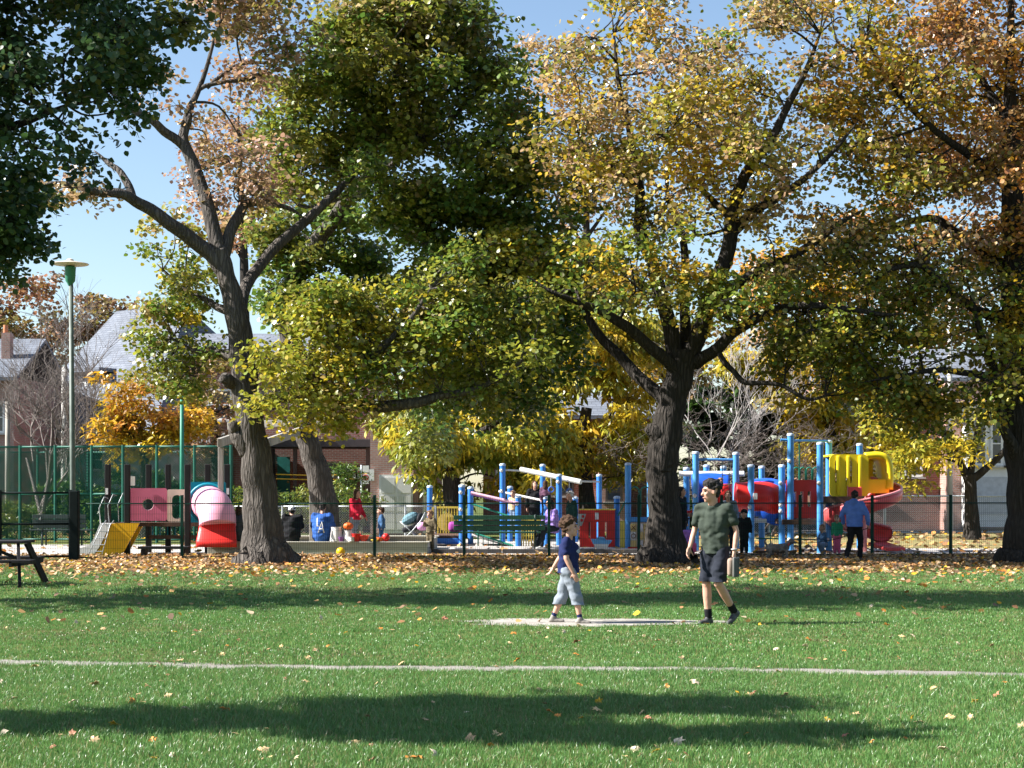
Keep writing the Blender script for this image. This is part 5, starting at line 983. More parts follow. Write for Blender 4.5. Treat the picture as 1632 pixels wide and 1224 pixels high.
# stroller
st = empty('stroller', (X(657, 48.6), 48.6, 0), 'dark stroller with a pale blue canopy beside the garage doors', 'stroller'); x0 = X(655, 48.6); m_bk = mat('black_fabric', (.02, .02, .025), .8); 
for dx in (-.33, .32):
    for dy in (-.22, .22):
        w_ = MB().tube([(x0 + dx + .10 * math.cos(k * math.pi / 8), 48.6 + dy, .11 + .10 * math.sin(k * math.pi / 8)) for k in range(17)], .022, 6, cap=False).build('wheel', m_bk, st, True)
for dy in (-.22, .22):
    MB().tube([(x0 - .33, 48.6 + dy, .11), (x0 + .05, 48.6 + dy, .45), (x0 + .3, 48.6 + dy, .75), (x0 + .42, 48.6 + dy, .98)], .016, 8).build('frame', M_GALV, st, True); MB().tube([(x0 + .32, 48.6 + dy, .11), (x0 - .05, 48.6 + dy, .5), (x0 - .3, 48.6 + dy, .72)], .016, 8).build('frame', M_GALV, st, True)
MB().tube([(x0 + .42, 48.38, .98), (x0 + .42, 48.82, .98)], .02, 8).build('handle', m_bk, st, True)
MB().box((x0, 48.6, .52), (.5, .4, .16), Matrix.Rotation(-.25, 3, 'Y'), .05).build('seat', m_bk, st, True); MB().box((x0 + .2, 48.6, .72), (.12, .4, .5), Matrix.Rotation(.35, 3, 'Y'), .04).build('seat_back', m_bk, st, True)
MB().tube([(x0 - .26 + .05 * k_, 48.38 + .0 * k_, .74 + .05 * k_) for k_ in range(2)], .012, 6).build('canopy_rib', M_GALV, st)
MB().sphere((x0 - .02, 48.6, .80), (.27, .22, .16), Matrix.Rotation(-.5, 3, 'Y'), 10, 6).build('canopy', mat('canopy_blue', (.10, .19, .23), .8, .3, 5), st); MB().box((x0, 48.6, .2), (.36, .36, .14), None, .03).build('basket', m_bk, st, True)
o = MB().sphere((0, 0, 0), (.16, .14, .13)).build('bag', mat('pink_bag', (.62, .30, .52), .7), None, True); o.location = (X(673, 48.4), 48.4, .58); tag(o, 'pink and lilac bag hanging at the back of the stroller', 'bag')
o = MB().box((0, 0, 0), (.36, .2, .26), None, .07).build('bag', mat('magenta_bag', (.35, .05, .32), .7), None, True); o.location = (X(726, 43.85), 43.85, .67); tag(o, 'magenta bag lying on the left end of the slatted bench', 'bag')
o = MB().box((0, 0, 0), (.16, .12, .12), None, .03).build('bag', m_wpl, None, True); o.location = (X(722, 43.9), 43.9, .06); tag(o, 'small white bag under the left end of the slatted bench', 'bag')
bk = empty('backpack', (X(1097, 40.0), 40.0, 0), 'purple and pink backpack on the ground right of the shaded trunk', 'backpack')
MB().box((X(1097, 40.0), 40.0, .42), (.34, .22, .52), None, .09).build('bag', mat('purple_pack', (.28, .12, .42), .7, .4, 10), bk, True); MB().box((X(1099, 40), 39.88, .26), (.30, .10, .24), None, .05).build('front_pocket', mat('pink_pack', (.55, .08, .18), .7), bk, True)
MB().tube([(X(1103, 40), 40.1, .62), (X(1110, 40), 40.1, .9), (X(1098, 40), 40.1, .95), (X(1092, 40), 40.1, .66)], .02, 8).build('strap', m_bk, bk, True); MB().box((X(1097, 40.0), 40.0, .085), (.3, .2, .17), None, .05).build('base', m_red, bk, True)
# ------------------------------------------------------------------ fallen leaves
PL = [(TA, 5), ((.52, .31, .12), 5), (OR, 2), (GO, 1.6), (BR, 6), ((.36, .18, .08), 4), ((.60, .46, .30), 1.5)]
def litter(name, label, n, y0, y1, wfun, size, kind='stuff'):
    y = RNG.uniform(y0, y1, n * 4); xm = 816 / F * y + 2.5; x = RNG.uniform(-1, 1, n * 4) * xm; k = RNG.random(n * 4) < wfun(x, y); x, y = x[k][:n], y[k][:n]; m = len(x)
    pos = np.stack([x, y, .012 + .03 * RNG.random(m)], 1); cols = pick(PL, m) * RNG.uniform(.7, 1.2, (m, 1))
    az = RNG.uniform(0, 6.283, m); pt_ = RNG.normal(.1, .35, m); rl = RNG.normal(0, .35, m); s = size * RNG.uniform(.6, 1.2, m)
    T = LEAF_V[None] * s[:, None, None]; T = T - np.array([0, .45, 0]) * s[:, None, None]
    c, q = np.cos(rl)[:, None], np.sin(rl)[:, None]; X_ = T[..., 0] * c + T[..., 2] * q; Z_ = -T[..., 0] * q + T[..., 2] * c; Y_ = T[..., 1]
    c, q = np.cos(pt_)[:, None], np.sin(pt_)[:, None]; Y_, Z_ = Y_ * c - Z_ * q, Y_ * q + Z_ * c; c, q = np.cos(az)[:, None], np.sin(az)[:, None]; X_, Y_ = X_ * c - Y_ * q, X_ * q + Y_ * c
    Z_ = Z_ - Z_.min(1, keepdims=True)
    V = np.stack([X_, Y_, Z_], -1) + pos[:, None]; o = fastmesh(name, V, 6, LEAF_F, cols, leafmat('dry_leaf', .2, .6, .3)); tag(o, label, 'leaves', kind='stuff'); return o
def clus(x, y): return .55 + .45 * np.sin(x * 1.9 + np.sin(y * 1.3) * 2) * np.sin(y * 2.3 + x * .6)
litter('leaf_litter', 'carpet of tan and orange fallen leaves under the maples before the fence', 36000, 30.8, 41.5, lambda x, y: np.clip((y - 31.0) / 5.5, 0, 1) ** 1.5 * (.25 + .75 * clus(x, y)) * np.where(x < -9.2, .5, 1), .088)
litter('leaf_litter', 'thin scatter of fallen leaves on the shaded lawn in front of the leaf carpet', 1100, 20, 33, lambda x, y: .1 + .9 * np.clip((y - 24) / 9, 0, 1) ** 2, .095)
litter('leaf_litter', 'dry leaves scattered over the grass bank and play area', 2600, 42, 64, lambda x, y: np.where(x > 3.4, .42, .12) * np.where((y > 42) & (y < 46) & (x > -6), 1, .8), .16)
# single leaves that can be picked out on the near grass
lm = []
for k in range(6):
    cc = [TA, (.62, .42, .20), OR, GO, (.30, .13, .07), (.66, .52, .36)][k]; m = mat('fallen_leaf_%d' % k, cc, .6, .25, 30, bump=.002, bscale=60); 
    vs = []; star = [(0, -.5, 0), (.16, -.28, .04), (.46, -.36, -.02), (.36, -.1, .06), (.58, .12, .0), (.28, .14, .07), (.2, .34, .05), (0, .6, -.04), (-.2, .34, .05), (-.28, .14, .07), (-.58, .12, .02), (-.36, -.1, .06), (-.46, -.36, 0), (-.16, -.28, .04)]
    me = bpy.data.meshes.new('fallen_leaf'); vs = [(x * .072, y * .072, z * .12 + random.uniform(-.004, .012)) for x, y, z in star] + [(0, 0, .012)]; n_ = len(star)
    me.from_pydata(vs + [(x, y, z - .002) for x, y, z in vs], [], [(i, (i + 1) % n_, n_) for i in range(n_)] + [((i + 1) % n_ + n_ + 1, i + n_ + 1, 2 * n_ + 1) for i in range(n_)] + [(i, i + n_ + 1, (i + 1) % n_ + n_ + 1, (i + 1) % n_) for i in range(n_)]); me.materials.append(m); lm.append(me)
LW = [.26, .2, .16, .1, .12, .16]; LN = ['tan', 'pale brown', 'orange', 'golden', 'dark red-brown', 'bleached cream']
rl = random.Random(4)
for i in range(235):
    y = 9.9 + 11 * rl.random() ** 1.5 if i < 200 else rl.uniform(15, 24); x = rl.uniform(-1, 1) * (816 / F * y); k = rl.choices(range(6), LW)[0]
    o = bpy.data.objects.new('fallen_leaf', lm[k]); COL.objects.link(o); o.location = (x, y, .016 + rl.random() * .02); s = .45 + .75 * rl.random() ** 1.4; o.scale = (s, s, s); o.rotation_euler = (rl.gauss(0, .5), rl.gauss(0, .5), rl.uniform(0, 6.28))
    near = 'before the path' if y < 14.6 - x * .105 else 'beyond the path'
    px = x / y * F; th = 'left third' if px < -272 else ('right third' if px > 272 else 'middle third'); sz = 'large' if s > .9 else ('small' if s < .7 else 'medium-sized')
    tag(o, '%s %s dry leaf on the grass %s, %s' % (sz, LN[k], near, th), 'leaf', '%s %s fallen leaves %s %s' % (sz, LN[k], near, th))
# ------------------------------------------------------------------ people: overlapping tapered forms fused into one smooth skin
from mathutils import noise as mnoise
TMP = bpy.data.scenes.new('tmp')
def fuse(mb, voxel, smooth=4, fac=.5):
    me = mb.mesh('tmp'); bm = bmesh.new(); bm.from_mesh(me); bmesh.ops.recalc_face_normals(bm, faces=bm.faces[:]); bm.to_mesh(me); bm.free()
    o = bpy.data.objects.new('tmp', me); TMP.collection.objects.link(o)
    r = o.modifiers.new('r', 'REMESH'); r.mode = 'VOXEL'; r.voxel_size = voxel; r.use_smooth_shade = True
    s = o.modifiers.new('s', 'SMOOTH'); s.factor = fac; s.iterations = smooth
    vl = TMP.view_layers[0]; vl.update(); out = bpy.data.meshes.new_from_object(o.evaluated_get(vl.depsgraph)); bpy.data.objects.remove(o); return out
def piece(name, mb, m, par, voxel, smooth=4, cuts=(), fold=0, fs=1.0):
    me = fuse(mb, voxel, smooth)
    if fold:
        nl_ = [(v.co.copy(), v.normal.copy()) for v in me.vertices]; out = []
        for c, nv in nl_:
            n1 = mnoise.noise(Vector((c.x * 7 + c.z * 5, c.y * 7, c.z * 13 - c.x * 4)) * fs); n2 = mnoise.noise(Vector((c.x * 16, c.y * 16 + c.z * 6, c.z * 22)) * fs); out += (c + nv * fold * (n1 + .5 * n2 - .3 * abs(n1)))[:]
        me.vertices.foreach_set('co', out); me.update()
    if cuts:
        bm = bmesh.new(); bm.from_mesh(me)
        for co, no in cuts: bmesh.ops.bisect_plane(bm, geom=bm.verts[:] + bm.edges[:] + bm.faces[:], plane_co=co, plane_no=no, clear_outer=True)
        bmesh.ops.holes_fill(bm, edges=[q for q in bm.edges if q.is_boundary], sides=0); bm.to_mesh(me); bm.free()
    me.name = name; me.materials.clear(); me.materials.append(m); me.polygons.foreach_set('use_smooth', [True] * len(me.polygons)); o = bpy.data.objects.new(name, me); COL.objects.link(o); o.parent = par; return o
def clothm(name, col, col2=None, sc=7): return mat('cloth_' + name, col, .9, .16, sc, bump=.004, bscale=8, col2=col2, spec=.1, stretch=(1, 1, 1.5))
SKIN = mat('skin', (.52, .285, .20), .55, .07, 14, spec=.35); SKIN2 = mat('skin_tan', (.42, .22, .145), .55, .07, 14, spec=.35)
M_EYE = mat('eye', (.03, .02, .018), .3); M_LIP = mat('lip', (.40, .19, .15), .5)
def V(*a): return Vector(a)
BASEJ = dict(pel=(0, 0, .93), ch=(0, .0, 1.24), nk=(0, .01, 1.45), hd=(0, -.03, 1.60),
             sR=(-.175, .0, 1.405), sL=(.175, .0, 1.405), eR=(-.225, .02, 1.12), eL=(.225, .02, 1.12), wR=(-.235, -.03, .87), wL=(.235, -.03, .87),
             hR=(-.085, 0, .90), hL=(.085, 0, .90), kR=(-.095, -.02, .49), kL=(.095, -.02, .49), aR=(-.095, .02, .08), aL=(.095, .02, .08))
def hand(mb, w, dirv, palm_n, s, side, curl=.6, k=1.0):
    """palm, four unequal bent fingers and a thumb leaving the palm's side"""
    f = Vector(dirv).normalized(); n = Vector(palm_n); n = (n - f * n.dot(f)).normalized(); a = f.cross(n) * side
    p0 = Vector(w); pc = p0 + f * .055 * s
    R = Matrix((a, f, n)).transposed(); mb.sphere(pc, (.042 * s * k, .058 * s, .02 * s * k), R)
    for i, (o, L) in enumerate(((.030, .068), (.010, .078), (-.011, .073), (-.030, .058))):
        b = pc + f * .045 * s + a * o * s; cv = curl * (1 + .15 * i); d1 = (f + n * cv * .5).normalized(); d2 = (f + n * cv * 1.5).normalized(); d3 = (f * .6 + n * cv * 2).normalized()
        q1 = b + d1 * L * .5 * s; q2 = q1 + d2 * L * .32 * s; q3 = q2 + d3 * L * .26 * s; r = .0095 * s * k
        mb.cap(b, q1, r, r * .95, 8).cap(q1, q2, r * .95, r * .9, 8).cap(q2, q3, r * .9, r * .8, 8)
    b = p0 + f * .03 * s + a * .034 * s; t1 = b + (f * .5 + a * .75 + n * .3).normalized() * .045 * s; t2 = t1 + (f * .9 + a * .25 + n * .45).normalized() * .035 * s
    mb.cap(b, t1, .013 * s * k, .0105 * s * k, 8).cap(t1, t2, .0105 * s * k, .009 * s * k, 8)
def person(label, loc, yaw, H, pose=None, skin=None, top=None, sleeve='long', pants=None, leg='long', shoe=None, hair=None, hairstyle='short', hat=None, look=(0, 0), vox=.014, build=1.0, headk=1.0, jacket=.0, faces=True, group=None, hands=True, hood=False, bare_back=None, shoe_aim=None):
    """local frame: faces -y, person's left is +x. pose overrides joints (metres for a 1.75 m person)"""
    e = empty('person', loc, label, 'person', group, yaw); k = H / 1.75; J = {a: Vector(b) for a, b in BASEJ.items()}
    for a, b in (pose or {}).items(): J[a] = Vector(b)
    if jacket and J['pel'].z > .5:
        for a in ('eR', 'eL', 'wR', 'wL'): J[a].x *= 1 + jacket * 1.3
    for a in J: J[a] = J[a] * k
    s = k; B = build; g = (1 + (1.75 - H) * .12)          # children: thicker limbs for their height
    ry = Matrix.Rotation(look[0], 3, 'Z') @ Matrix.Rotation(look[1], 3, 'X'); hk = headk * s
    def hp(x, y, z): return J['hd'] + ry @ Vector((x * hk, y * hk, z * hk))
    skin = skin or SKIN
    # --- the body: head, neck, arms, legs in one skin
    b = MB(); b.sphere(hp(0, .012, .03), (.076 * hk, .096 * hk, .088 * hk), ry); b.sphere(hp(0, -.028, -.045), (.058 * hk, .062 * hk, .072 * hk), ry); b.cap(hp(0, -.055, -.092), hp(0, -.068, -.098), .026 * hk, .022 * hk)
    b.cap(hp(0, -.088, .018), hp(0, -.113, -.026), .010 * hk, .0165 * hk, 10); b.sphere(hp(0, -.085, .034), (.052 * hk, .016 * hk, .012 * hk), ry); b.sphere(hp(0, -.084, -.062), (.028 * hk, .014 * hk, .012 * hk), ry)
    for sx in (-1, 1): b.sphere(hp(.077 * sx, .012, -.008), (.013 * hk, .022 * hk, .034 * hk), ry); b.sphere(hp(.04 * sx, -.07, -.02), (.022 * hk, .02 * hk, .022 * hk), ry)
    b.cap(J['nk'] - V(0, 0, .06 * s), hp(0, .018, -.06), .060 * s * g, .054 * hk)
    b.cap(J['pel'], J['ch'], .108 * s * B, .112 * s * B); b.cap(J['ch'], J['nk'] - V(0, 0, .05 * s), .10 * s * B, .055 * s)
    for sd_, S in (('R', -1), ('L', 1)):
        sh, el, wr, hi, kn, an = (J[q + sd_] for q in 'sewhka')
        b.cap(J['ch'] + (sh - J['ch']) * .5, sh, .066 * s, .052 * s * g); b.cap(sh, el, .050 * s * g * B, .040 * s * g * B); b.cap(el, el + (wr - el) * .35, .040 * s * g * B, .040 * s * g * B); b.cap(el + (wr - el) * .35, wr, .040 * s * g * B, .026 * s * g)
        b.cap(J['pel'] + (hi - J['pel']) * .4, hi, .10 * s * B, .085 * s * B); b.cap(hi, kn, .082 * s * g * B, .054 * s * g * B); b.cap(kn, kn + (an - kn) * .35, .053 * s * g, .056 * s * g); b.cap(kn + (an - kn) * .35, an, .056 * s * g, .036 * s * g); b.sphere(kn - V(0, .01, 0) * s, .054 * s * g)
        if hands: hand(b, wr, (wr - el), pose.get('pn' + sd_, (-S * .9, -.3, 0)) if pose else (-S * .9, -.3, 0), s * 1.02, S, curl=(pose or {}).get('curl' + sd_, (0.55, 0, 0))[0])
    body = piece('body', b, skin, e, vox * .75 if hands and vox < .012 else vox, 3)
    if faces:
        for sx in (-1, 1):
            MB().sphere(hp(.032 * sx, -.083, .012), (.0125 * hk, .007 * hk, .008 * hk), ry, 10, 6).build('eye', M_EYE, None, True).parent = e; MB().cap(hp(.017 * sx, -.096, .037), hp(.050 * sx, -.084, .038), .0055 * hk, .004 * hk, 6).build('eyebrow', hair or M_EYE, None, True).parent = e
        MB().cap(hp(-.022, -.092, -.062), hp(.022, -.092, -.062), .0065 * hk, .0065 * hk, 6).build('mouth', M_LIP, None, True).parent = e
    # --- top
    if top:
        t = MB(); j = 1 + jacket * .7; t.cap(J['pel'] + V(0, 0, .02) * s, J['pel'] + (J['ch'] - J['pel']) * .55, .148 * s * B * j, .145 * s * B * j); t.cap(J['pel'] + (J['ch'] - J['pel']) * .5, J['ch'], .145 * s * B * j, .15 * s * B * j); t.cap(J['ch'], J['nk'] - V(0, 0, .075) * s, .15 * s * B * j, .085 * s)
        t.cap(J['pel'] - V(0, 0, (.12 if sleeve == 'short' or J['pel'].z > .6 * s else .05)) * s, J['pel'] + V(0, 0, .05) * s, .158 * s * B * j, .152 * s * B * j)
        for S in 'RL': t.cap(J['nk'] - V(0, 0, .05) * s, J['s' + S] + V(0, 0, .005) * s, .062 * s, .062 * s * g * j); t.cap(J['ch'] + (J['s' + S] - J['ch']) * .3, J['s' + S] - V(0, 0, .035) * s, .105 * s * B * j, .075 * s * g * j); t.cap(J['pel'] + (J['h' + S] - J['pel']) * .7 - V(0, 0, .04) * s, J['ch'] + (J['s' + S] - J['ch']) * .55 - V(0, 0, .1) * s, .122 * s * B * j, .112 * s * B * j)
        for S in 'RL':
            sh, el, wr = J['s' + S], J['e' + S], J['w' + S]; t.cap(sh - V(0, 0, .01) * s, sh + (el - sh) * .62, .073 * s * g * j, .066 * s * g * j)
            if sleeve == 'long': t.cap(sh, el, .07 * s * g * j, .058 * s * g * j); t.cap(el, el + (wr - el) * .95, .057 * s * g * j, .045 * s * g * j)
        if hood: t.sphere(J['nk'] + V(0, .07, .01) * s, (.12 * s, .09 * s, .08 * s))
        # neckline ring keeps the collar open
        hem = J['pel'] - V(0, 0, .075 if J['pel'].z > .5 * s else .02) * s
        piece('top', t, top, e, vox, 5, fold=.020 * s, cuts=[(hem, (0, 0, -1))] if sleeve == 'short' else ([(J['pel'] - V(0, 0, .085) * s, (0, 0, -1))] if J['pel'].z > .6 * s else ()))
    # --- trousers or shorts
    if pants:
        t = MB(); lo = J['pel'] - V(0, 0, .02) * s; t.cap(lo + V(0, 0, .05) * s, lo - V(0, 0, .02) * s, .135 * s * B, .135 * s * B)
        for S in 'RL':
            hi, kn, an = J['h' + S], J['k' + S], J['a' + S]; t.cap(lo + (hi - lo) * .6, hi, .125 * s * B, .112 * s * B)
            if leg == 'shorts': q = kn - (hi - kn) * .06; t.cap(hi, q, .114 * s * g * B, .098 * s * g)
            elif leg == 'capri': q = kn + (an - kn) * .52; t.cap(hi, kn, .116 * s * g * B, .098 * s * g); t.cap(kn, q, .098 * s * g, .098 * s * g)
            else: t.cap(hi, kn, .108 * s * g * B, .078 * s * g); t.cap(kn, an + V(0, 0, .015) * s, .078 * s * g, .066 * s * g)
        cz = {'shorts': J['kR'].z + .03 * s, 'capri': (J['kR'].z + (J['aR'].z - J['kR'].z) * .45)}.get(leg); piece('trousers' if leg != 'shorts' else 'shorts', t, pants, e, vox, 4, fold=.018 * s, cuts=[((0, 0, cz), (0, 0, -1))] if cz else ())
    # --- shoes
    if shoe:
        for S in 'RL':
            t = MB(); an = J['a' + S]; kn = J['k' + S]; fw = Vector((shoe_aim or {}).get(S, (0, -1, 0))).normalized(); up = V(0, 0, 1); up = (up - fw * up.dot(fw)).normalized(); zf = an - up * .055 * s
            t.cap(zf - fw * .045 * s, zf + fw * .06 * s, .036 * s * g, .042 * s * g); t.cap(zf + fw * .06 * s - up * .006 * s, zf + fw * .155 * s - up * .012 * s, .042 * s * g, .033 * s * g); t.cap(an + up * .005 * s, zf - fw * .02 * s, .046 * s * g, .042 * s * g)
            piece('shoe', t, shoe, e, vox, 3)
    # --- hair or hat
    if hair:
        t = MB(); rr = random.Random(int(H * 1000)); t.sphere(hp(0, .022, .055), (.083 * hk, .092 * hk, .078 * hk), ry); t.sphere(hp(0, .055, .0), (.078 * hk, .06 * hk, .075 * hk), ry)
        if hairstyle in ('short', 'curly', 'mop'):
            n = {'short': 26, 'curly': 90, 'mop': 110}[hairstyle]; amp = {'short': .018, 'curly': .034, 'mop': .036}[hairstyle]
            for _ in range(n):
                a = rr.uniform(0, 6.283); h_ = rr.uniform(-.1 if hairstyle == 'mop' else .1, 1); cx_, cy_ = math.cos(a) * math.sqrt(max(0, 1 - h_ * h_)), math.sin(a) * math.sqrt(max(0, 1 - h_ * h_))
                if cy_ < -.25 and h_ < .55: continue
                t.sphere(hp(cx_ * (.078 if hairstyle == 'short' else .086), .022 + cy_ * .095, .045 + h_ * (.078 if hairstyle == 'short' else .088)), amp * rr.uniform(.7, 1.2) * hk, None, 8, 6)
            for sx in (-1, 1): t.cap(hp(.074 * sx, .02, .03), hp(.076 * sx, .018, -.01 if hairstyle != 'mop' else -.04), .016 * hk, .012 * hk)
            t.cap(hp(-.05, -.055, .088), hp(.05, -.055, .088), .026 * hk, .026 * hk)
            if hairstyle == 'mop': t.cap(hp(0, .07, -.03), hp(0, .075, -.075), .06 * hk, .045 * hk)
        elif hairstyle == 'long':
            t.cap(hp(0, .05, .02), hp(0, .065, -.14), .085 * hk, .07 * hk)
            for sx in (-1, 1): t.cap(hp(.065 * sx, .0, .04), hp(.07 * sx, .03, -.12), .03 * hk, .03 * hk)
        elif hairstyle == 'bun': t.sphere(hp(0, .11, .05), .045 * hk)
        piece('hair', t, hair, e, min(vox, .010), 1, fold=.022 * hk, fs=2.4)
    if hat:
        t = MB(); t.sphere(hp(0, .015, .06), (.096 * hk, .108 * hk, .085 * hk), ry); 
        if hat[1] == 'cap': t.cap(hp(0, -.09, .055), hp(0, -.15, .045), .05 * hk, .045 * hk)
        piece('hat', t, hat[0], e, .012, 3)
    e['k'] = k; return e, J
HB = mat('hair_black', (.014, .012, .011), .8, .3, 40, bump=.01, bscale=60, col2=(.045, .04, .04), spec=.15); HBR = mat('hair_brown', (.035, .018, .011), .8, .3, 40, bump=.01, bscale=60, col2=(.085, .048, .028), spec=.15); HL = mat('hair_light', (.22, .13, .07), .6, .3, 30, bump=.006); HG = mat('hair_grey', (.42, .40, .38), .6, .2, 30)
BLK = clothm('black', (.014, .014, .016)); NAVY = clothm('navy', (.016, .022, .075)); OLIVE = clothm('olive', (.045, .056, .044)); DKNAVY = clothm('charcoal', (.022, .025, .034)); DENIM = clothm('denim', (.16, .22, .33)); PALED = clothm('pale_denim', (.20, .225, .26)); SHOEB = mat('shoe_black', (.03, .03, .032), .6, .3, 20, col2=(.09, .09, .09)); SHOEG = mat('shoe_grey', (.16, .14, .12), .7, .3, 18, col2=(.33, .30, .26)); SHOEW = mat('shoe_white', (.7, .68, .66), .6)
yr = math.radians
# -- the man in the olive T-shirt. faces left and a little to the camera
dm_ = 20.25
man, J = person('man in olive green T-shirt and black shorts walking on the grass, looking left', (X(1140, dm_), dm_, 0), yr(-38), 1.74, dict(
    pel=(0, 0, .93), ch=(0, -.035, 1.25), nk=(-.0, -.055, 1.45), hd=(-.0, -.10, 1.595), sR=(-.185, -.05, 1.40), sL=(.185, -.02, 1.40),
    eR=(-.255, -.06, 1.13), wR=(-.235, -.20, .93), eL=(.27, .04, 1.13), wL=(.275, -.02, .88), hR=(-.09, 0, .90), hL=(.09, 0, .90),
    kR=(-.09, -.05, .49), aR=(-.085, -.02, .085), kL=(.10, -.09, .50), aL=(.14, .20, .155), pnR=(.6, -.2, -.2), pnL=(-.9, -.2, 0), curlL=(1.1, 0, 0), curlR=(.5, 0, 0)),
    skin=SKIN, top=OLIVE, sleeve='short', pants=DKNAVY, leg='shorts', shoe=SHOEB, hair=HB, hairstyle='curly', look=(yr(-38), yr(4)), vox=.0125, build=.85, headk=1.04, shoe_aim=dict(R=(-.15, -1, 0), L=(-.1, -.85, -.50)))
k = man['k']
for S in 'RL':
    a, kn = J['a' + S], J['k' + S]; o = piece('sock', MB().cap(a, a + (kn - a) * .22, .046 * k, .047 * k), BLK, man, .01, 2)
w_ = J['wL']; MB().tube([w_ + V(.031 * math.cos(q * math.pi / 6), .031 * math.sin(q * math.pi / 6), .03) for q in range(13)], .010, 8, cap=False).build('watch', mat('watch_grey', (.3, .3, .3), .4), None, True).parent = man
# bag carried in his left hand
def local_to_world(e, p): return wm(e) @ Vector(p)
hw = local_to_world(man, J['wL'] + V(0, -.02, -.10)); hb = empty('sports_glove_bag', hw, 'beige and grey flat bag held in the left hand of the man in olive', 'bag', rz=yr(-30))
mi = Matrix.Translation(hw) @ Matrix.Rotation(yr(-30), 4, 'Z')
def lb(c, sz, bev=.02): m = MB().box((0, 0, 0), sz, None, bev); m.v = [tuple(mi @ (Vector(v) + Vector(c))) for v in m.v]; return m
lb((-.02, .0, -.08), (.08, .16, .22), .038).build('body', mat('bag_beige', (.30, .215, .165), .8, .15, 10), hb, True); lb((.03, .0, -.08), (.03, .15, .24), .014).build('flap', mat('bag_grey', (.17, .165, .15), .8, .15, 12), hb, True)
for q in (-.045, 0, .045): lb((.048, q, -.08), (.012, .02, .22), .004).build('stripe', mat('bag_stripe', (.10, .10, .10), .8), hb)
MB().tube([mi @ V(0, -.05, 0), mi @ V(0, -.03, .035), mi @ V(0, .03, .035), mi @ V(0, .05, 0)], .008, 6).build('handle', BLK, hb, True)
# -- the boy
db = 20.45
boy, J = person('boy in navy T-shirt and pale blue cropped trousers walking to the right', (X(906, db), db, 0), yr(82), 1.29, dict(
    pel=(0, 0, .90), ch=(0, -.01, 1.20), nk=(0, 0, 1.40), hd=(0, -.03, 1.565), sR=(-.165, .02, 1.35), sL=(.165, -.0, 1.35),
    eR=(-.20, .01, 1.07), wR=(-.19, -.10, .84), eL=(.22, .14, 1.10), wL=(.24, .28, .90), hR=(-.085, 0, .88), hL=(.085, 0, .88),
    kR=(-.09, -.13, .49), aR=(-.10, -.20, .085), kL=(.09, .10, .48), aL=(.09, .26, .095), pnL=(-.2, -.3, .9), pnR=(.9, 0, 0), curlL=(.35, 0, 0)),
    skin=SKIN, top=NAVY, sleeve='short', pants=PALED, leg='capri', shoe=SHOEG, hair=HBR, hairstyle='mop', look=(yr(-8), yr(-3)), vox=.010, build=1.08, headk=1.24, jacket=.12)
for S in 'RL':
    a, kn = J['a' + S], J['k' + S]; piece('sock', MB().cap(a, a + (kn - a) * .25, .043 * boy['k'], .044 * boy['k']), NAVY, boy, .009, 2)
# pale oval print on the chest of the boy's shirt
c0 = J['ch'] + V(0, 0, -.005); 
from mathutils.bvhtree import BVHTree
def print_on(par, part, c, w_, h_, m, name='print', n=14):
    """flat oval print laid on the cloth surface"""
    ob = [o for o in par.children if o.name.split('.')[0] == part][0]; me = ob.data; tr = BVHTree.FromPolygons([v.co for v in me.vertices], [p.vertices[:] for p in me.polygons]); vs = []; fs = []
    for i in range(n + 1):
        for j in range(n + 1):
            u, v = i / n * 2 - 1, j / n * 2 - 1; r = math.sqrt(1 - v * v * .5); r2 = math.sqrt(1 - u * u * .5); h = tr.ray_cast(Vector((c[0] + u * r * w_, -1, c[1] + v * r2 * h_)), Vector((0, 1, 0)))[0]
            vs.append((h if h is not None else Vector((c[0], 0, c[1]))) + Vector((0, -.004, 0)))
    for i in range(n):
        for j in range(n): a = i * (n + 1) + j; fs.append((a, a + 1, a + n + 2, a + n + 1))
    o = MB().add(vs, fs).build(name, m, None, True); o.parent = par; return o
print_on(boy, 'top', (.01, c0.z - .01), .085, .032, mat('shirt_print', (.36, .38, .42), .8, .3, 40))
# -- background people
def bgp(label, px, d, yaw, H, z=0, **kw): kw.setdefault('vox', .02); kw.setdefault('skin', SKIN); return person(label, (X(px, d), d, z), yr(yaw), H, **kw)
SIT = dict(pel=(0, 0, .21), ch=(0, -.05, .46), nk=(0, -.11, .66), hd=(0, -.17, .83), sR=(-.19, -.08, .62), sL=(.19, -.08, .62), eR=(-.25, -.18, .36), eL=(.25, -.18, .36), wR=(-.14, -.38, .30), wL=(.14, -.38, .30), hR=(-.10, -.02, .13), hL=(.10, -.02, .13), kR=(-.14, -.42, .14), kL=(.14, -.42, .14), aR=(-.14, -.46, -.24), aL=(.14, -.46, -.24))
GREYJ = clothm('grey_jacket', (.055, .065, .075)); BLUEJ = clothm('blue_jacket', (.035, .10, .33)); ORTOP = clothm('red_jacket', (.50, .02, .045)); CAMO = clothm('camo', (.07, .055, .035), (.20, .16, .10), 16); PURP = clothm('purple', (.28, .19, .50)); LBLUE = clothm('light_blue', (.10, .19, .52)); DTEAL = clothm('dark_green', (.015, .045, .04)); TODB = clothm('toddler_blue', (.05, .11, .22))
bgp('person in dark grey jacket sitting with back turned, just left of the big trunk', 379, 42.1, 170, 1.72, z=.345, pose=dict(SIT, hd=(.05, -.24, .76), nk=(.03, -.15, .64)), top=GREYJ, pants=DENIM, shoe=SHOEB, hair=HBR, hairstyle='long', jacket=.15)
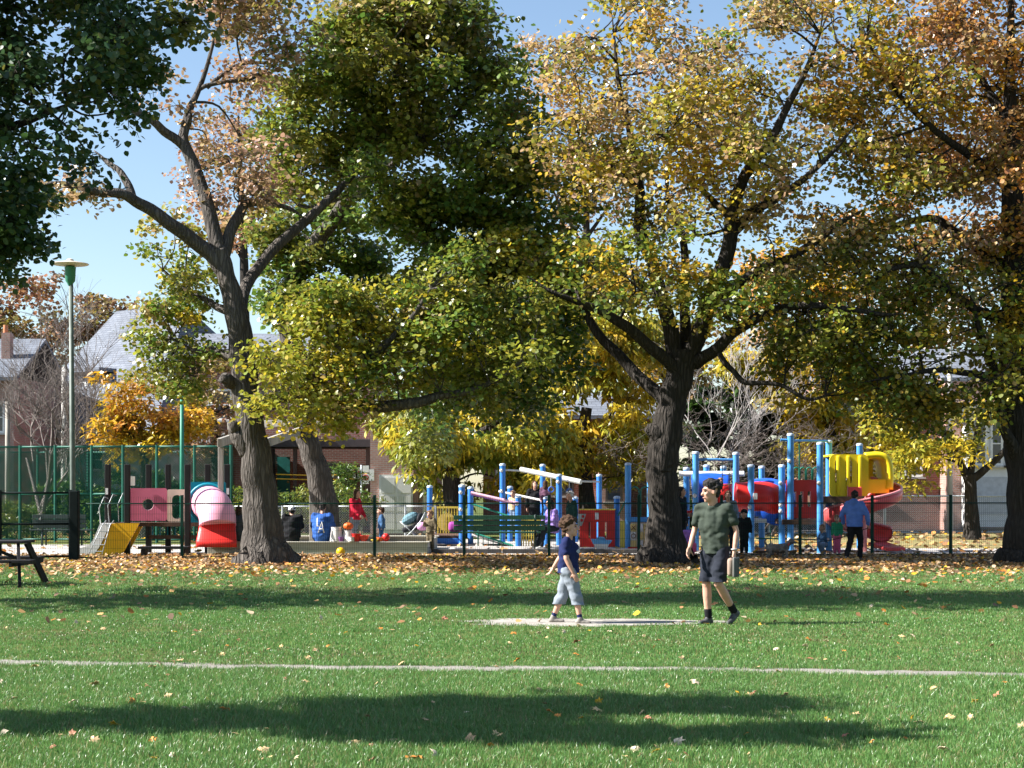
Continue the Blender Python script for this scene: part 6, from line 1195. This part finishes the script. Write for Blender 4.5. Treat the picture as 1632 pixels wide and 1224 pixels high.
bgp('person in black jacket and white cap sitting bent forward, right of the big trunk', 466, 42.12, 190, 1.72, z=.345, pose=dict(SIT, hd=(0, -.30, .76), nk=(0, -.18, .64)), top=BLK, pants=BLK, shoe=SHOEB, hat=(M_WHITE, 'cap'), jacket=.2, hair=HB)
la, Jl = bgp('person in blue jacket with white letters on the back sitting on the sandbox edge', 512, 42.12, 172, 1.78, z=.345, pose=dict(SIT, hR=(-.1, -.02, .13)), top=BLUEJ, pants=DENIM, shoe=SHOEB, hair=HB, jacket=.28, build=1.12)
# letters on the jacket back, following its surface
ltr = MB(); by = .265
def lrow(pts): ltr.tube([V(x + .02, by - .22 * (z - .40), z) for x, z in pts], .016, 6)
lrow([(.02, .56), (.02, .36), (-.10, .36)]); lrow([(-.16, .20), (-.09, .46), (-.02, .20)]); lrow([(-.135, .29), (-.045, .29)])
lo = ltr.build('letters', M_WHITE, None, True); lo.parent = la; lo.location = (0, -.02, .02)
bgp('person in a red jacket and jeans standing side-on by the sandbox', 566, 46.6, 62, 1.66, z=.0, pose=dict(hd=(0, -.08, 1.60), eR=(-.2, -.10, 1.13), wR=(-.18, -.28, .98), eL=(.2, -.06, 1.12), wL=(.17, -.22, .93), kL=(.1, .1, .5), aL=(.1, .28, .12)), top=ORTOP, pants=PALED, shoe=SHOEB, hair=HBR, hairstyle='long', jacket=.12)
bgp('toddler in a dark blue jacket standing in the sandbox', 608, 43.2, -80, 1.0, z=.16, top=TODB, pants=TODB, shoe=SHOEB, hair=HBR, jacket=.2, headk=1.45)
bgp('small child in camouflage jacket standing right of the sandbox', 686, 43.6, -35, 1.08, pose=dict(eR=(-.22, -.08, 1.14), wR=(-.10, -.26, 1.28), eL=(.23, .03, 1.12), wL=(.22, -.05, .9)), top=CAMO, pants=CAMO, shoe=SHOEB, hair=HL, jacket=.2, headk=1.4)
bgp('person in purple top sitting on the right end of the slatted bench', 884, 43.95, -62, 1.62, z=.50, pose=dict(SIT, aR=(-.14, -.48, -.34), aL=(.14, -.5, -.34)), top=PURP, pants=DKNAVY, shoe=SHOEW, hair=HB, hairstyle='long', jacket=.08)
bgp('grey-haired person in a dark green jacket behind the boy', 911, 44.6, -70, 1.66, z=-.05, pose=dict(hd=(0, -.06, 1.60)), top=DTEAL, pants=DKNAVY, shoe=SHOEB, hair=HG, hairstyle='short', jacket=.15)
bgp('child in a tan top leaning on the ramp rail', 818, 50.0, -30, 1.1, z=.5, top=clothm('tan', (.50, .36, .22)), pants=DENIM, shoe=SHOEB, hair=HL, headk=1.3)
bgp('person in a black coat standing behind the ramp', 852, 52.6, 10, 1.68, z=.25, top=BLK, pants=BLK, shoe=SHOEB, hair=HBR, hairstyle='long', jacket=.1)
bgp('brown-haired child climbing on the blue posts under the chain rings', 869, 51.2, 160, 1.15, z=.75, top=clothm('plum', (.10, .05, .08)), pants=DKNAVY, shoe=SHOEB, hair=HBR, hairstyle='long', headk=1.25)
bgp('person in black standing half hidden to the right of the shaded trunk', 1085, 42.6, 60, 1.72, top=BLK, pants=BLK, shoe=SHOEB, hair=HB, hairstyle='long', jacket=.15)
bgp('dark-haired person behind the shoulder of the man in olive', 1161, 42.5, -20, 1.62, z=0, top=clothm('grey_blue', (.2, .24, .30)), pants=DKNAVY, shoe=SHOEB, hair=HBR, hairstyle='long')
bgp('toddler in a pale striped top up on the play structure deck', 1148, 45.6, 30, .98, z=.95, pose=dict(eL=(.3, -.05, 1.25), wL=(.42, -.1, 1.4)), top=clothm('stripe', (.62, .66, .50), (.30, .38, .26), 30), pants=clothm('olive_pants', (.12, .15, .08)), shoe=SHOEB, hair=HL, headk=1.45)
bgp('child in dark clothes and dark cap standing right of the man', 1186, 42.2, -15, 1.12, top=BLK, pants=BLK, shoe=SHOEB, hat=(BLK, 'beanie'), hair=HB, jacket=.12, headk=1.35)
wk, Jw = bgp('person in a light blue hooded jacket walking a dog along the fence', 1362, 38.6, 150, 1.62, pose=dict(eR=(-.26, .02, 1.12), wR=(-.24, -.1, .9), eL=(.26, -.0, 1.12), wL=(.25, -.12, .92), kR=(-.10, -.16, .50), aR=(-.10, -.10, .1), kL=(.10, .02, .48), aL=(.10, .30, .13)), top=LBLUE, pants=BLK, shoe=SHOEB, hair=HB, hairstyle='short', jacket=.22, hood=True)
bgp('small child in blue crouching by the tall blue post', 1312, 42.4, -60, .95, z=-.02, pose=dict(pel=(0, .08, .55), ch=(0, 0, .86), nk=(0, -.04, 1.06), hd=(0, -.08, 1.25), sR=(-.16, 0, 1.02), sL=(.16, 0, 1.02), eR=(-.2, -.1, .78), eL=(.2, -.1, .78), wR=(-.15, -.3, .72), wL=(.15, -.3, .72), hR=(-.09, .06, .52), hL=(.09, .06, .52), kR=(-.12, -.2, .5), kL=(.12, -.2, .5)), top=TODB, pants=DENIM, shoe=SHOEB, hair=HL, headk=1.45)
bgp('little child in green top and pink trousers beside the spiral slide', 1334, 42.2, -20, .98, top=clothm('green_top', (.03, .25, .13)), pants=clothm('pink_pants', (.62, .12, .24)), shoe=SHOEB, hair=HL, headk=1.45)
# -- the dog on a lead
dg = empty('dog', (X(1240, 39.0), 39.0, 0), 'small shaggy grey dog on a lead in front of the fence', 'dog'); o_ = Vector(dg.location); q = MB()
def dp(x, y, z): return V(x, y, z)
q.cap(dp(-.20, 0, .29), dp(.04, 0, .28), .085, .095); q.cap(dp(.04, 0, .28), dp(.17, 0, .29), .105, .095); q.cap(dp(.17, 0, .31), dp(.27, 0, .41), .075, .06); q.sphere(dp(.31, 0, .43), (.075, .062, .065)); q.cap(dp(.35, 0, .415), dp(.41, 0, .40), .035, .026)
for y in (-.035, .035): q.cap(dp(.285, y, .47), dp(.27, y * 1.7, .44), .025, .02)
q.cap(dp(-.25, 0, .32), dp(-.31, 0, .43), .03, .022); q.cap(dp(-.31, 0, .43), dp(-.28, 0, .48), .022, .02)
for y, sh in ((-.055, .03), (.055, -.04)):
    q.cap(dp(.15 + sh, y, .24), dp(.16 + sh, y, .12), .045, .030); q.cap(dp(.16 + sh, y, .12), dp(.165 + sh, y, .02), .028, .024); q.cap(dp(.165 + sh, y, .02), dp(.19 + sh, y, .018), .024, .02)
    q.cap(dp(-.20 - sh, y, .26), dp(-.15 - sh, y, .17), .06, .04); q.cap(dp(-.15 - sh, y, .17), dp(-.22 - sh, y, .10), .034, .026); q.cap(dp(-.22 - sh, y, .10), dp(-.21 - sh, y, .02), .026, .022); q.cap(dp(-.21 - sh, y, .02), dp(-.185 - sh, y, .018), .023, .02)
rr = random.Random(3)
for _ in range(70): q.sphere(dp(rr.uniform(-.26, .2), rr.uniform(-.09, .09), rr.uniform(.2, .38)), rr.uniform(.014, .03), None, 8, 6)
piece('body', q, mat('dog_fur', (.07, .065, .062), .9, .3, 9, bump=.02, bscale=50, col2=(.24, .225, .21)), dg, .012, 2)
MB().sphere(dp(.43, 0, .405), .014).build('nose', M_EYE, None, True).parent = dg
for y in (-.03, .03): MB().sphere(dp(.365, y, .45), .010).build('eye', M_EYE, None, True).parent = dg
MB().tube([dp(.235 + .02 * math.cos(a * .5236), .075 * math.sin(a * .5236), .365 + .05 * math.cos(a * .5236)) for a in range(13)], .010, 6, cap=False).build('collar', m_red, None, True).parent = dg
a = o_ + V(.24, -.05, .40); b = local_to_world(wk, Jw['wR'] + V(0, 0, -.08)); L_ = [a + (b - a) * t_ - V(0, 0, .12 * math.sin(math.pi * t_)) for t_ in [i / 12 for i in range(13)]]
lo = MB().tube(L_, .009, 6).build('dog_lead', BLK, None, True, loc=a); tag(lo, 'thin black lead from the walker in light blue to the grey dog', 'lead')
bpy.data.scenes.remove(TMP)
for o in COL.objects:
    if o.type == 'MESH' and o.parent is None and not o.get('kind') and not o.get('label'): print('UNTAGGED', o.name)
